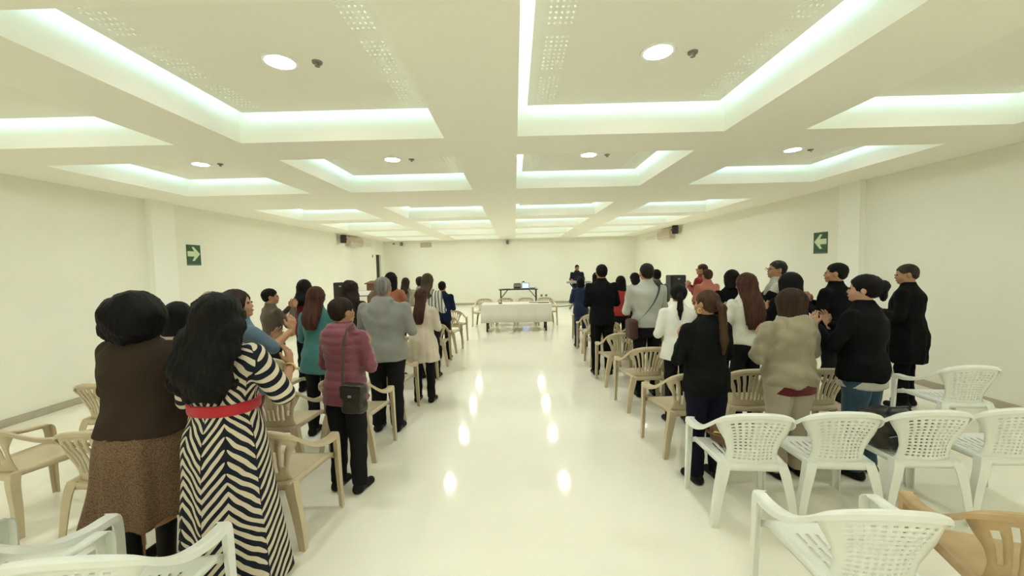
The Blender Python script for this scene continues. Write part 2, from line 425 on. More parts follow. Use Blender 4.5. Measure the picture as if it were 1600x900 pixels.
def person(label, x, y, h, rot=0.0, w=1.0, deep=None, female=True, top=None, bottom=None, hair=None, pose='clap', poseL=None, hy=0, hp=0,
           skin=(0.40, 0.21, 0.12), shoes=(0.012, 0.011, 0.010), grp=None, legs=None, belt=None, glasses=False):
    s = h / 1.70
    far = y > 5.4
    H1 = 0.020 if far else 0.0135
    top = dict(dict(kind='jacket', color=(0.1, 0.1, 0.1), hem=0.85, flare=1.0, hood=False, quilt=0, sleeve='long', m=None, wr=0.0035, loose=1.0, rough=0.85), **(top or {}))
    bottom = dict(dict(kind='trousers', color=(0.012, 0.012, 0.013), hem=0.07, m=None, wide=1.0, name=None, flare=1.0), **(bottom or {}))
    hair = dict(dict(kind='short', color=(0.012, 0.009, 0.008), length=1.3, width=0.11, puff=0.0), **(hair or {}))
    dp = deep or w
    seed = (x * 7.3 + y * 3.1) % 6.28
    E1, W1, D1 = POSES[pose]; E2, W2, D2 = poseL or POSES[pose]
    mir = lambda p: (-p[0], p[1], p[2])
    sh = (0.175 if female else 0.195) * w
    arms = [((sh, -0.005, 1.372), (E1[0] * w, E1[1], E1[2]), W1, D1, 1)]
    arms.append(((-sh, -0.005, 1.372), mir((E2[0] * w, E2[1], E2[2])), mir(W2), mir(D2), -1))
    fem = 1 if female else 0
    sm = skin_mat(skin)
    # ---- body
    piv = np.array([0, 0.0, 1.49]); cy_, sy_ = math.cos(R(hy)), math.sin(R(hy)); cp_, sp_ = math.cos(R(hp)), math.sin(R(hp))
    def hd(X, Y, Z):      # into head space
        a, b, c = X, Y, Z - piv[2]
        a, b = a * cy_ + b * sy_, -a * sy_ + b * cy_
        b, c = b * cp_ + c * sp_, -b * sp_ + c * cp_
        return a, b, c + piv[2]
    def hd_inv(p):
        a, b, c = p[0], p[1], p[2] - piv[2]
        b, c = b * cp_ - c * sp_, b * sp_ + c * cp_
        a, b = a * cy_ - b * sy_, a * sy_ + b * cy_
        return (a, b, c + piv[2])
    def head(X, Y, Z):
        n = cap(X, Y, Z, (0, -0.01, 1.40), (0, 0.0, 1.53), 0.058 if female else 0.064, 0.052 if female else 0.060)
        a, b, c = hd(X, Y, Z)
        d = ell(a, b, c, (0, -0.012, 1.605), (0.076, 0.096, 0.092))
        d = smin(d, ell(a, b, c, (0, 0.028, 1.545), (0.058, 0.066, 0.070)), 0.03)
        d = smin(d, ell(a, b, c, (0, 0.075, 1.500), (0.026, 0.020, 0.018)), 0.02)
        for q in (-1, 1):
            d = smax(d, -ell(a, b, c, (q * 0.031, 0.102, 1.592), (0.020, 0.014, 0.012)), 0.015)
            d = smin(d, ell(a, b, c, (q * 0.080, -0.002, 1.575), (0.011, 0.020, 0.032)), 0.008)
            d = smin(d, ell(a, b, c, (q * 0.04, 0.068, 1.555), (0.02, 0.016, 0.018)), 0.02)
        d = smin(d, cap(a, b, c, (0, 0.085, 1.592), (0, 0.099, 1.560), 0.008, 0.012), 0.012)
        d = smin(d, ell(a, b, c, (0, 0.090, 1.528), (0.024, 0.010, 0.010)), 0.008)
        return smin(d, n, 0.025)
    def trunk(X, Y, Z):
        d = loft(X, Y, Z, [(0.80, 0.15 * w, 0.10 * dp, 0), (0.95, 0.155 * w, 0.105 * dp, -.01), (1.08, 0.125 * w, 0.09 * dp, 0), (1.25, 0.15 * w, 0.10 * dp, 0), (1.36, 0.14 * w, 0.085 * dp, -.005), (1.43, 0.07, 0.055, -.005)])
        for q in (-1, 1):
            lf = 1.0 if bottom['kind'] == 'skirt' else 0.72
            d = smin(d, cap(X, Y, Z, (q * 0.085 * w, -0.005, 0.88), (q * 0.095, 0.005, 0.48), 0.075 * lf, 0.050 * lf), 0.03)
            d = smin(d, cap(X, Y, Z, (q * 0.095, 0.005, 0.47), (q * 0.10, -0.015, 0.32), 0.050 * lf, 0.050 * lf), 0.02)
            d = smin(d, cap(X, Y, Z, (q * 0.10, -0.02, 0.32), (q * 0.105, -0.015, 0.06), 0.050 * lf, 0.036 * lf), 0.02)
        for S_, E_, W_, D_, q in arms:
            d = smin(d, cap(X, Y, Z, S_, E_, 0.045, 0.037), 0.03)
            d = smin(d, cap(X, Y, Z, E_, W_, 0.037, 0.024), 0.015)
        return smin(d, cap(X, Y, Z, (0, -0.01, 1.38), (0, -0.005, 1.50), 0.06, 0.055), 0.03)
    ax_ = max(0.42 * w, abs(E1[0]) * w + 0.1, abs(E2[0]) * w + 0.1, W1[0] + 0.1, W2[0] + 0.1)
    ymax = max(E1[1], W1[1], E2[1], W2[1], 0.15) + 0.1
    zmax = max(1.53, W1[2] + 0.06, W2[2] + 0.06)
    parts = [nets(trunk, (-ax_, -0.2, 0.02), (ax_, ymax, zmax), 0.022 if far else 0.016),
             nets(head, (-0.13, -0.15, 1.42), (0.13, 0.18, 1.75) if abs(hp) < 1 else (0.13, 0.22, 1.75), 0.012 if far else 0.0075)]
    for S_, E_, W_, D_, q in arms:
        thumb = np.array([0.0, -0.75, 0.45]) if D_[2] > -0.2 else np.array([0.0, 1, 0.2])
        fh, lo, hi = hand_sdf(W_, D_, thumb, (-q, 0.15, 0), 0.90, 0.28 if pose != 'front' else 0.5)
        parts.append(nets(fh, lo, hi, 0.010 if far else 0.0058))
    parts = [(P * s, Q) for P, Q in parts]
    body = link('person', to_mesh('person_body', parts), sm)
    body.location = (x, y, 0); body.rotation_euler = (0, 0, R(rot))
    tag(body, label, 'person', grp)
    def add(name, f, lo, hi, hh, material, parent=body):
        P, Q = nets(f, lo, hi, hh)
        if len(P) == 0: return None
        return link(name, to_mesh(name, [(P * s, Q)]), material, parent)
    # ---- upper garment
    lo_ = top['loose']
    def wrink(X, Y, Z, amp):
        return amp * (np.sin(23 * Z + 3.0 * np.sin(8 * X + seed) + 2.5 * Y * 9) + 0.6 * np.sin(47 * Z + 14 * X + seed * 2 + 2 * np.sin(13 * Y)) + 0.5 * np.sin(31 * X - 12 * Z + seed))
    hem = top['hem']; fl = top['flare']
    keys = [(1.08, (0.160 if female else 0.172) * w * lo_, 0.128 * dp, 0), (1.25, (0.172 if female else 0.19) * w * lo_, 0.135 * dp, -.005),
            (1.36, (0.170 if female else 0.19) * w, 0.112 * dp, -.012), (1.425, 0.125 * w, 0.085, -.012), (1.465, 0.082, 0.072, -.008), (1.50, 0.068, 0.066, -.004)]
    if hem < 1.0:
        keys.append((0.95, 0.188 * w * fl, 0.150 * dp, -.01))
        if hem < 0.9: keys.append((hem, 0.195 * w * fl * fl, 0.155 * dp * fl, -.005))
        else: keys.append((hem, 0.186 * w * fl, 0.148 * dp, -.01))
    else: keys.append((hem, 0.165 * w * fl, 0.13 * dp, 0))
    def upper(X, Y, Z):
        d = loft(X, Y, Z, keys, pleats=9 if top['kind'] in ('coat', 'dress') else 0, pamp=0.05)
        if top['kind'] == 'dress':
            d = np.maximum(d, -1e3)
        for S_, E_, W_, D_, q in arms:
            S2 = (S_[0], S_[1], S_[2] - 0.005)
            k = 0.035
            if top['sleeve'] == 'none': continue
            th = top.get('armr', 1.0)
            d = smin(d, cap(X, Y, Z, S2, E_, 0.060 * th, 0.052 * th), k)
            E3, W3 = np.array(E_), np.array(W_)
            if top['sleeve'] == 'long': d = smin(d, cap(X, Y, Z, E_, tuple(E3 + (W3 - E3) * 0.93), 0.054 * th, 0.040 * th), 0.012)
        if top['hood']:
            hdn = ell(X, Y, Z, (0, -0.118, 1.375), (0.130, 0.058, 0.115))
            hdn = smin(hdn, ell(X, Y, Z, (0, -0.115, 1.30), (0.06, 0.05, 0.07)), 0.04)
            hdn = smin(hdn, ell(X, Y, Z, (0, -0.03, 1.455), (0.125, 0.115, 0.045)), 0.03)
            hdn = smax(hdn, -ell(X, Y, Z, (0, 0.0, 1.54), (0.085, 0.115, 0.09)), 0.015)
            d = smin(d, hdn, 0.012)
        if top['quilt']:
            ph = (Z / top['quilt']) % 1.0
            d = d + 0.010 * np.exp(-((ph - 0.5) / 0.16) ** 2) - 0.003
        if top['wr']: d = d + wrink(X, Y, Z, top['wr'])
        return d
    M_top = top['m'] or (cloth_mat(top['color'], top['rough'], 0.9, 16) if top.get('crinkle') else cloth_mat(top['color'], top['rough']))
    nm = {'dress': 'dress', 'coat': 'coat', 'shirt': 'shirt', 'sweater': 'sweater'}.get(top['kind'], 'jacket')
    ylo = -0.24 * max(dp, fl * dp if hem < 0.8 else dp) - 0.03
    if top['kind'] == 'dress':
        dk = [(0.03, 0.29, 0.24, -0.0), (0.3, 0.265, 0.21, 0), (0.7, 0.215 * w, 0.18 * dp, -.005), (0.95, 0.195 * w, 0.155 * dp, -.01), (1.06, 0.158 * w, 0.125 * dp, 0),
              (1.12, 0.160 * w, 0.126 * dp, 0)]
        def upper2(X, Y, Z):
            d = loft(X, Y, Z, dk, pleats=7, pamp=0.055, tw=2.0)
            return smin(d, upper(X, Y, Z), 0.02)
        tobj = add(nm, upper2, (-ax_ - .03, -0.30, 0.01), (ax_ + .03, max(ymax, 0.3), 1.56), H1, M_top)
    else:
        tobj = add(nm, upper, (-ax_ - .03, ylo - 0.04, hem - 0.03), (ax_ + .03, ymax + 0.02, max(1.56, zmax)), H1, M_top)
    if top.get('fore'):
        for S_, E_, W_, D_, q in arms:
            def fs(X, Y, Z):
                E3, W3 = np.array(E_), np.array(W_); S3 = np.array(S_)
                d = cap(X, Y, Z, E_, tuple(E3 + (W3 - E3) * 0.93), 0.060, 0.044)
                return smin(d, cap(X, Y, Z, tuple(E3 + (S3 - E3) * 0.55), E_, 0.064, 0.060), 0.015)
            pp = np.array([S_, E_, W_])
            add('sleeve', fs, pp.min(0) - 0.09, pp.max(0) + 0.09, H1, cloth_mat(top['fore']))
    if top.get('undershirt'):
        def us(X, Y, Z): return loft(X, Y, Z, [(hem - 0.07, 0.178 * w, 0.142 * dp, -.01), (hem + 0.1, 0.172 * w, 0.14 * dp, -.01)]) + wrink(X, Y, Z, 0.002)
        add('undershirt', us, (-.3, -.25, hem - 0.1), (.3, .25, hem + 0.1), H1, cloth_mat(top['undershirt']))
    if belt:
        def bl(X, Y, Z): return loft(X, Y, Z, [(1.055, 0.176 * w, 0.145 * dp, 0), (1.08, 0.178 * w, 0.146 * dp, 0), (1.12, 0.180 * w, 0.147 * dp, 0)], p=2.2)
        add('belt', bl, (-.3, -.25, 1.03), (.3, .25, 1.14), 0.011, cloth_mat(belt, 0.45))
    # ---- lower garment
    bm_ = bottom['m'] or cloth_mat(bottom['color'])
    if bottom['kind'] == 'trousers' and top['kind'] != 'dress':
        wd = bottom['wide']; hz = bottom['hem']
        def tr(X, Y, Z):
            d = loft(X, Y, Z, [(0.78, 0.150 * w, 0.118 * dp, 0), (0.90, 0.178 * w, 0.140 * dp, -.012), (1.0, 0.166 * w, 0.128 * dp, -.005), (1.05, 0.150 * w, 0.112 * dp, 0)])
            for q in (-1, 1):
                l = cap(X, Y, Z, (q * 0.088 * w, -0.012, 0.86), (q * 0.097, 0.005, 0.48), 0.092 * w ** .5 * wd, 0.066 * wd)
                l = smin(l, cap(X, Y, Z, (q * 0.097, 0.005, 0.48), (q * 0.105, -0.012, 0.05), 0.066 * wd, 0.058 * wd), 0.02)
                d = smin(d, l, 0.012)
            d = np.maximum(d, hz - Z)
            return d + wrink(X, Y, Z, 0.003)
        add('trousers', tr, (-0.34 * w, -0.22 * dp, hz - 0.03), (0.34 * w, 0.2 * dp, 1.08), H1, bm_)
    elif bottom['kind'] == 'skirt':
        hz = bottom['hem']; f2 = bottom['flare']
        def sk(X, Y, Z):
            d = loft(X, Y, Z, [(hz, 0.285 * f2, 0.23 * f2, 0, bottom.get('sway', 0)), (hz + 0.2, 0.25 * f2, 0.205 * f2, 0, bottom.get('sway', 0) * .6), (0.90, 0.192 * w, 0.158 * dp, -.01), (1.03, 0.155 * w, 0.12 * dp, 0)], pleats=8, pamp=0.10, tw=3.0)
            wave = hz + 0.02 * np.sin(5 * np.arctan2(X, Y) + seed)
            return np.maximum(d, wave - Z)
        add('skirt', sk, (-0.42, -0.34, hz - 0.05), (0.42, 0.34, 1.06), H1, bm_)
    # ---- shoes
    for q in (-1, 1):
        bx = q * 0.108
        def sh_(X, Y, Z):
            d = cap(X, Y, Z, (bx, -0.05, 0.035), (bx + q * 0.012, 0.12, 0.028), 0.040, 0.038)
            d = smin(d, cap(X, Y, Z, (bx, -0.035, 0.04), (bx, -0.02, 0.10 if not legs else 0.30), 0.042, 0.045 if not legs else 0.052), 0.03)
            return smax(d, 0.004 - Z, 0.005)
        if far:
            lo, hi, hh = (bx - .08, -.13, -.02), (bx + .08, .2, .16 if not legs else .38), 0.016
        else: lo, hi, hh = (bx - .08, -.13, -.01), (bx + .08, .2, .16 if not legs else .38), 0.010
        add('boot' if legs else 'shoe', sh_, lo, hi, hh, cloth_mat(shoes, 0.4, 0.05))
    # ---- hair
    hk = hair['kind']; pf = hair['puff']; Lz = hair['length']; hw = hair['width']
    def hs(X, Y, Z):
        a, b, c = hd(X, Y, Z)
        d = ell(a, b, c, (0, -0.018, 1.615), (0.084 + pf, 0.103 + pf, 0.093 + pf * 0.8))
        if hk == 'short':
            d = smin(d, ell(a, b, c, (0, -0.045, 1.565), (0.068 + pf, 0.062, 0.060)), 0.02)
            d = smax(d, -(ell(a, b, c, (0, 0.13, 1.545), (0.11, 0.105, 0.105))), 0.012)
            d = smax(d, -ell(a, b, c, (0.085, 0.035, 1.545), (0.035, 0.05, 0.055)), 0.01)
            d = smax(d, -ell(a, b, c, (-0.085, 0.035, 1.545), (0.035, 0.05, 0.055)), 0.01)
            d = smax(d, 1.505 - c, 0.01)
        else:
            face = -(ell(a, b, c, (0, 0.155, 1.555), (0.070, 0.115, 0.115)))
            if hk in ('bun', 'pony'):
                d = smin(d, ell(a, b, c, (0, -0.045, 1.565), (0.066, 0.062, 0.06)), 0.02)
                d = smax(d, -(ell(a, b, c, (0, 0.13, 1.545), (0.11, 0.105, 0.10))), 0.012)
                d = smax(d, 1.51 - c, 0.012)
                if hk == 'bun':
                    d = smin(d, ell(a, b, c, (0.03, -0.118, 1.612), (0.052, 0.046, 0.050)), 0.012)
                    d = smin(d, ell(a, b, c, (0.035, -0.122, 1.545), (0.034, 0.028, 0.06)), 0.02)
                else:
                    px = hair.get('px', 0.0)
                    d = smin(d, cap(X, Y, Z, (px * .5, -0.105, 1.62), (px, -0.155, 1.56), 0.022, 0.032), 0.012)
                    d = smin(d, cap(X, Y, Z, (px, -0.155, 1.56), (px * 1.1, -0.175, Lz + 0.12), 0.032, 0.032), 0.02)
                    d = smin(d, cap(X, Y, Z, (px * 1.1, -0.175, Lz + 0.12), (px * 1.1, -0.17, Lz), 0.032, 0.010), 0.02)
            elif hk == 'round':
                d = ell(a, b, c, (0, -0.035, 1.575), (0.158, 0.150, 0.150))
                d = smin(d, ell(a, b, c, (0.0, -0.05, 1.49), (0.125, 0.11, 0.08)), 0.05)
                d = smax(d, face, 0.02)
                d = d + 0.007 * np.sin(33 * X + 5 * Z + seed) * np.sin(29 * Z + 6 * Y) + 0.004 * np.sin(71 * X + 50 * Z) * np.sin(63 * Y + seed)
            elif hk == 'bob':
                d = smin(d, loft(a, b, c, [(Lz, 0.095 + pf, 0.07 + pf, -0.04), (1.52, 0.098 + pf, 0.085 + pf, -0.025), (1.62, 0.084 + pf, 0.09 + pf, -0.015)]), 0.03)
                d = smax(d, face, 0.012)
            else:   # long, bushy
                bk = 0.055 if hk == 'long' else 0.075
                yb = -0.10 * (dp ** .5)
                L2 = [(Lz, hw * 0.55, bk * 0.5, yb - 0.04), (Lz + 0.08, hw * 0.9, bk * 0.8, yb - 0.045), (1.36, hw, bk, yb - 0.03), (1.50, hw * 0.95, bk + 0.02, -0.06), (1.60, 0.088 + pf, 0.085 + pf, -0.02)]
                d = smin(d, loft(X, Y, Z, L2), 0.035)
                d = smax(d, face, 0.015)
        th = np.arctan2(a, b)
        d = d + 0.0022 * np.sin(38 * th + 6 * np.sin(9 * c + seed)) + 0.0016 * np.sin(67 * th + 3 * np.sin(17 * c))
        if hk == 'bushy': d = d + 0.008 * np.sin(31 * a + seed + 2 * np.sin(9 * c)) * np.sin(27 * c) + 0.006 * np.sin(58 * a + 20 * c) * np.sin(49 * c + seed) * np.sin(41 * b + 1)
        return d
    zl = 1.44 if hk in ('short', 'bun') else min(Lz, 1.45) - 0.04
    xw = max(0.16 + pf, hw + 0.03) + 0.02
    add('hair', hs, (-xw, -0.26 - pf, zl), (xw, 0.17 + pf, 1.80 + pf), 0.013 if far else 0.009, hair_mat(hair['color']))
    # ---- face details
    if y < 8 or y > 12:
        for q in (-1, 1):
            mb = MB(); c = hd_inv((q * 0.031, 0.089, 1.592)); mb.cyl((0, 0), 0.010, -0.006, 0.006, 10)
            o = link('eye', EYE, M['eyedark'], body); o.location = [v * s for v in c]; o.rotation_euler = (0, 0, R(hy))
            o.scale = (s, s, s)
        o = link('mouth', MOUTH, M['lip'], body); o.location = [v * s for v in hd_inv((0, 0.097, 1.527))]; o.rotation_euler = (0, 0, R(hy)); o.scale = (s, s, s)
    if glasses:
        mb = MB()
        for q in (-1, 1):
            ring = [hd_inv((q * 0.033 + 0.022 * math.cos(t * math.pi / 8), 0.108, 1.590 + 0.017 * math.sin(t * math.pi / 8))) for t in range(17)]
            mb.tube([tuple(v * s for v in p) for p in ring], 0.0022 * s, 5)
            mb.tube([tuple(v * s for v in hd_inv(p)) for p in ((q * 0.055, 0.106, 1.593), (q * 0.084, 0.06, 1.595), (q * 0.086, -0.01, 1.59))], 0.002 * s, 5)
        mb.tube([tuple(v * s for v in hd_inv(p)) for p in ((-0.012, 0.110, 1.593), (0.012, 0.110, 1.593))], 0.002 * s, 5)
        mb.obj('glasses', M['black'], body, smooth=True)
    return body

def ball(name, r):
    def f(x, y, z): return ell(x, y, z, (0, 0, 0), r)
    P, Q = nets(f, [-v - .004 for v in r], [v + .004 for v in r], min(r) * 0.6)
    me = to_mesh(name, [(P, Q)]); return me
EYE = ball('eye', (0.0125, 0.009, 0.008)); MOUTH = ball('mouth', (0.024, 0.008, 0.007))

# ------------------------------------------------------------------ room shell
XL, XR, YB, YF, ZC = -5.65, 5.20, 17.06, -4.6, 2.796
ZP, ZS = 3.025, 3.24
XS = [(-4.87, -3.02), (-2.42, -0.60), (0.05, 1.88), (2.60, 4.43)]
YS = [(-3.9, -2.1), (-1.5, 0.3), (1.75, 3.58), (4.15, 5.97), (7.43, 9.22), (9.85, 11.66), (12.28, 14.08), (14.70, 16.50)]

MB().quad((XL, YF, 0), (XR, YF, 0), (XR, YB, 0), (XL, YB, 0)).obj('floor', M['floor'], kind='structure')
DY0, DY1, DZ = 16.15, 16.72, 2.23
w = MB()
w.quad((XL, YF, 0), (XL, DY0, 0), (XL, DY0, ZC), (XL, YF, ZC)); w.quad((XL, DY0, DZ), (XL, DY1, DZ), (XL, DY1, ZC), (XL, DY0, ZC)); w.quad((XL, DY1, 0), (XL, YB, 0), (XL, YB, ZC), (XL, DY1, ZC))
w.quad((XL - .25, DY0, 0), (XL - .25, DY0, DZ), (XL, DY0, DZ), (XL, DY0, 0)); w.quad((XL - .25, DY1, 0), (XL - .25, DY1, DZ), (XL, DY1, DZ), (XL, DY1, 0)); w.quad((XL - .25, DY0, DZ), (XL - .25, DY1, DZ), (XL, DY1, DZ), (XL, DY0, DZ))
w.obj('wall_left', M['wall'], kind='structure')
MB().quad((XR, YF, 0), (XR, YB, 0), (XR, YB, ZC), (XR, YF, ZC)).obj('wall_right', M['wall'], kind='structure')
MB().quad((XL, YB, 0), (XR, YB, 0), (XR, YB, ZC), (XL, YB, ZC)).obj('wall_back', M['wall'], kind='structure')
MB().quad((XL, YF, 0), (XR, YF, 0), (XR, YF, ZC), (XL, YF, ZC)).obj('wall_front', M['wall'], kind='structure')
d1 = MB().box(XL - .12, XL - .07, DY0, DY1, 0.0, DZ).obj('door_1', M['doordark'], bevel=0.004, kind='structure')
MB().tube([(XL - .06, DY0 + .06, 1.0), (XL - .03, DY0 + .06, 1.0), (XL - .03, DY0 + .16, 1.0)], 0.01).obj('door_handle', M['silver'], d1, smooth=True)
MB().box(XL, XL + .02, YF, DY0, 0, 0.085).box(XL, XL + .02, DY1, YB, 0, 0.085).obj('baseboard_left', M['base'], bevel=0.004, kind='structure')
MB().box(XR - .02, XR, YF, YB, 0, 0.085).obj('baseboard_right', M['base'], bevel=0.004, kind='structure')
MB().box(XL + .02, XR - .02, YB - .02, YB, 0, 0.085).obj('baseboard_back', M['base'], bevel=0.004, kind='structure')
MB().box(XL, XL + .09, 6.08, 6.50, 0, ZC).obj('trim_1', M['wallwhite'], kind='structure', label='pale square pilaster on the left wall')
MB().box(XR - .09, XR, 5.92, 6.30, 0, ZC).obj('trim_2', M['wallwhite'], kind='structure', label='pale square pilaster on the right wall')
MB().box(XL, XL + .09, -0.6, -0.18, 0, ZC).obj('trim_3', M['wallwhite'], kind='structure')

# coffered ceiling
c = MB()
xc = [XL] + [v for p in XS for v in p] + [XR]; yc = [YF] + [v for p in YS for v in p] + [YB]
for i in range(len(xc) - 1):
    for j in range(len(yc) - 1):
        if i % 2 == 1 and j % 2 == 1:
            x0, x1, y0, y1 = xc[i], xc[i + 1], yc[j], yc[j + 1]
            c.quad((x0, y0, ZC), (x1, y0, ZC), (x1, y0, ZS), (x0, y0, ZS)); c.quad((x0, y1, ZC), (x1, y1, ZC), (x1, y1, ZS), (x0, y1, ZS))
            c.quad((x0, y0, ZC), (x0, y1, ZC), (x0, y1, ZS), (x0, y0, ZS)); c.quad((x1, y0, ZC), (x1, y1, ZC), (x1, y1, ZS), (x1, y0, ZS))
        else:
            c.quad((xc[i], yc[j], ZC), (xc[i + 1], yc[j], ZC), (xc[i + 1], yc[j + 1], ZC), (xc[i], yc[j + 1], ZC))
c.quad((XL, YF, ZS), (XR, YF, ZS), (XR, YB, ZS), (XL, YB, ZS))
ceil = c.obj('ceiling', M['ceil'], kind='structure')

PW = 1.82 - 0.17   # floating panel
def panel_mesh():
    def cuts(groups, lo, hi):
        out = [lo]; hole = []
        for g0, g1, n in groups:
            pitch = (g1 - g0) / n; e = []
            for k in range(n): e += [g0 + k * pitch + pitch * .31, g0 + k * pitch + pitch * .69]
            st = len(out)
            out += e
            hole += [st + k for k in range(0, 2 * n) if k % 2 == 0]
        out.append(hi)
        return out, set(hole)
    h = PW / 2
    xs, hx = cuts([(-h + .07, -h + .23, 5), (h - .23, h - .07, 5)], -h, h)
    ys, hy = cuts([(-h + .09, -h + .52, 9), (-.215, .215, 9), (h - .52, h - .09, 9)], -h, h)
    mb = MB()
    nx, ny = len(xs), len(ys)
    mb.v = [(a, b, 0) for a in xs for b in ys]
    for i in range(nx - 1):
        for j in range(ny - 1):
            if i in hx and j in hy: continue
            if xs[i + 1] - xs[i] < 1e-6 or ys[j + 1] - ys[j] < 1e-6: continue
            mb.f.append((i * ny + j, (i + 1) * ny + j, (i + 1) * ny + j + 1, i * ny + j + 1))
    return mb.mesh('ceiling_panel')
pm = panel_mesh()
h = PW / 2
ls = MB()
zb = 0.022
for sgn in (-1, 1):
    ls.box(-h + .02, h - .02, sgn * (h - .012) - .004, sgn * (h - .012) + .004, zb, zb + .018)
    ls.box(sgn * (h - .012) - .004, sgn * (h - .012) + .004, -h + .02, h - .02, zb, zb + .018)
lm = ls.mesh('led_strip')
ring = MB()
for i in range(28):
    a0, a1 = 2 * math.pi * i / 28, 2 * math.pi * (i + 1) / 28
    P = lambda r_, a, z_: (r_ * math.cos(a), r_ * math.sin(a), z_)
    ring.quad(P(.115, a0, 0), P(.115, a1, 0), P(.108, a1, -.012), P(.108, a0, -.012)); ring.quad(P(.108, a0, -.012), P(.108, a1, -.012), P(.09, a1, -.010), P(.09, a0, -.010)); ring.quad(P(.09, a0, -.010), P(.09, a1, -.010), P(.085, a1, .0), P(.085, a0, .0))
ringm = ring.mesh('trim_ring', smooth=True)
lensm = MB().cyl((0, 0), .085, -.005, -.001, 28).mesh('lens')
sd_base = MB().cyl((0, 0), .030, -.012, 0, 20, .034).mesh('detector_base', smooth=True)
sd_head = MB().cyl((0, 0), .010, -.026, -.012, 14, .014).cyl((0, 0), .017, -.031, -.027, 14).mesh('sensor_head', smooth=True)
ROW = ['behind the viewpoint', 'just behind the viewpoint', 'first row from the viewpoint', 'second row from the viewpoint', 'third row from the viewpoint', 'fourth row from the viewpoint', 'fifth row from the viewpoint', 'last row by the far wall']
CN = ['coffer along the left wall', 'coffer left of the centre beam', 'coffer right of the centre beam', 'coffer along the right wall']
for j, (y0, y1) in enumerate(YS):
    for i, (x0, x1) in enumerate(XS):
        cx, cy = (x0 + x1) / 2, (y0 + y1) / 2
        p = link('ceiling_panel', pm, M['panel'], ceil, (cx, cy, ZP))
        md = p.modifiers.new('thick', 'SOLIDIFY'); md.thickness = 0.012; md.offset = 1
        link('led_strip', lm, M['led'], ceil, (cx, cy, ZP))
        dl = empty('ceiling_downlight', (cx, cy, ZP), label='glowing downlight, %s, %s' % (CN[i], ROW[j]), cat='ceiling light', group='round downlights in the ceiling coffers')
        link('trim_ring', ringm, M['trimwhite'], dl); link('lens', lensm, M['lamp'], dl)
        if 2 <= j <= 3:
            sd = empty('smoke_detector', (cx + .235, cy + 0.02, ZP), label='small grey smoke detector in the %s, %s' % (CN[i].replace('along', 'by'), ['', '', 'nearest row', 'second row'][j]), cat='smoke detector', group='smoke detectors in the ceiling coffers')
            link('detector_base', sd_base, M['grey'], sd); link('sensor_head', sd_head, M['grey'], sd)

# ------------------------------------------------------------------ things on the walls
def exit_sign(x, y0, y1, z0, z1, dirn, label):
    """dirn: +1 arrow points towards +y"""
    sgn = 1 if x < 0 else -1
    r = empty('exit_sign', (x, (y0 + y1) / 2, (z0 + z1) / 2), label=label, cat='sign', group='green arrow signs on the side walls')
    W_, H_ = (y1 - y0) / 2, (z1 - z0) / 2
    MB().box(0, sgn * .008, -W_, W_, -H_, H_).obj('sign_plate', M['green'], r)
    am = lambda p, t: (t, p[0] * dirn, p[1])
    cz = H_ * 0.12
    pts = [(-.92 * W_, cz + .25 * H_), (.05 * W_, cz + .25 * H_), (-.28 * W_, cz + .68 * H_), (.02 * W_, cz + .68 * H_), (.88 * W_, cz), (.02 * W_, cz - .68 * H_), (-.28 * W_, cz - .68 * H_), (.05 * W_, cz - .25 * H_), (-.92 * W_, cz - .25 * H_)]
    MB().prism(pts, am, sgn * .008, sgn * .011).obj('arrow', M['signwhite'], r)
    MB().box(sgn * .008, sgn * .010, -W_, W_, -H_, -H_ * .86).obj('footer_strip', M['signgrey'], r)
exit_sign(XL, 6.80, 7.10, 1.78, 2.14, 1, 'green sign with pale arrow pointing right on the left wall')
exit_sign(XR, 6.62, 6.92, 1.74, 2.10, 1, 'green sign with pale arrow pointing left on the right wall')

def air_con(x, y0, y1, z0, z1, label):
    sgn = 1 if x < 0 else -1
    r = empty('air_conditioner', (x, (y0 + y1) / 2, z0), label=label, cat='air conditioner', group='wall-mounted air conditioners')
    L = (y1 - y0) / 2; Hh = z1 - z0
    prof = [(0, 0), (.14, 0.0), (.20, .06), (.21, Hh * .75), (.17, Hh), (0, Hh)]
    MB().prism(prof, lambda p, t: (sgn * p[0], t, p[1]), -L, L).obj('housing', M['acwhite'], r, bevel=0.01)
    MB().box(*sorted((sgn * .150, sgn * .21)), -L + .05, L - .05, -.012, .0).obj('louvre', M['trimwhite'], r)
    for k in range(5): MB().box(*sorted((sgn * .207, sgn * .214)), -L + .06, L - .06, Hh * .35 + k * .025, Hh * .35 + k * .025 + .008).obj('grille_slat', M['base'], r)
    return r
air_con(XL, 13.25, 14.35, 2.44, 2.73, 'pinkish white air conditioner high on the left wall')
air_con(XR, 12.85, 13.95, 2.42, 2.72, 'pinkish white air conditioner high on the right wall')
for sx, lab in ((XL, 'left wall'), (XR, 'right wall')):
    sgn = 1 if sx < 0 else -1
    r = empty('louvred_duct_grille', (sx, 15.1, 2.58), label='pale louvred grille high on the %s beyond the air conditioner' % lab, cat='vent', group='pale grilles beyond the air conditioners')
    MB().box(*sorted((0, sgn * .03)), -.55, .55, -.08, .08).obj('frame', M['wallwhite'], r)
    for k in range(3): MB().box(*sorted((sgn * .03, sgn * .05)), -.5, .5, -.06 + k * .05, -.04 + k * .05).obj('slat', M['acwhite'], r)

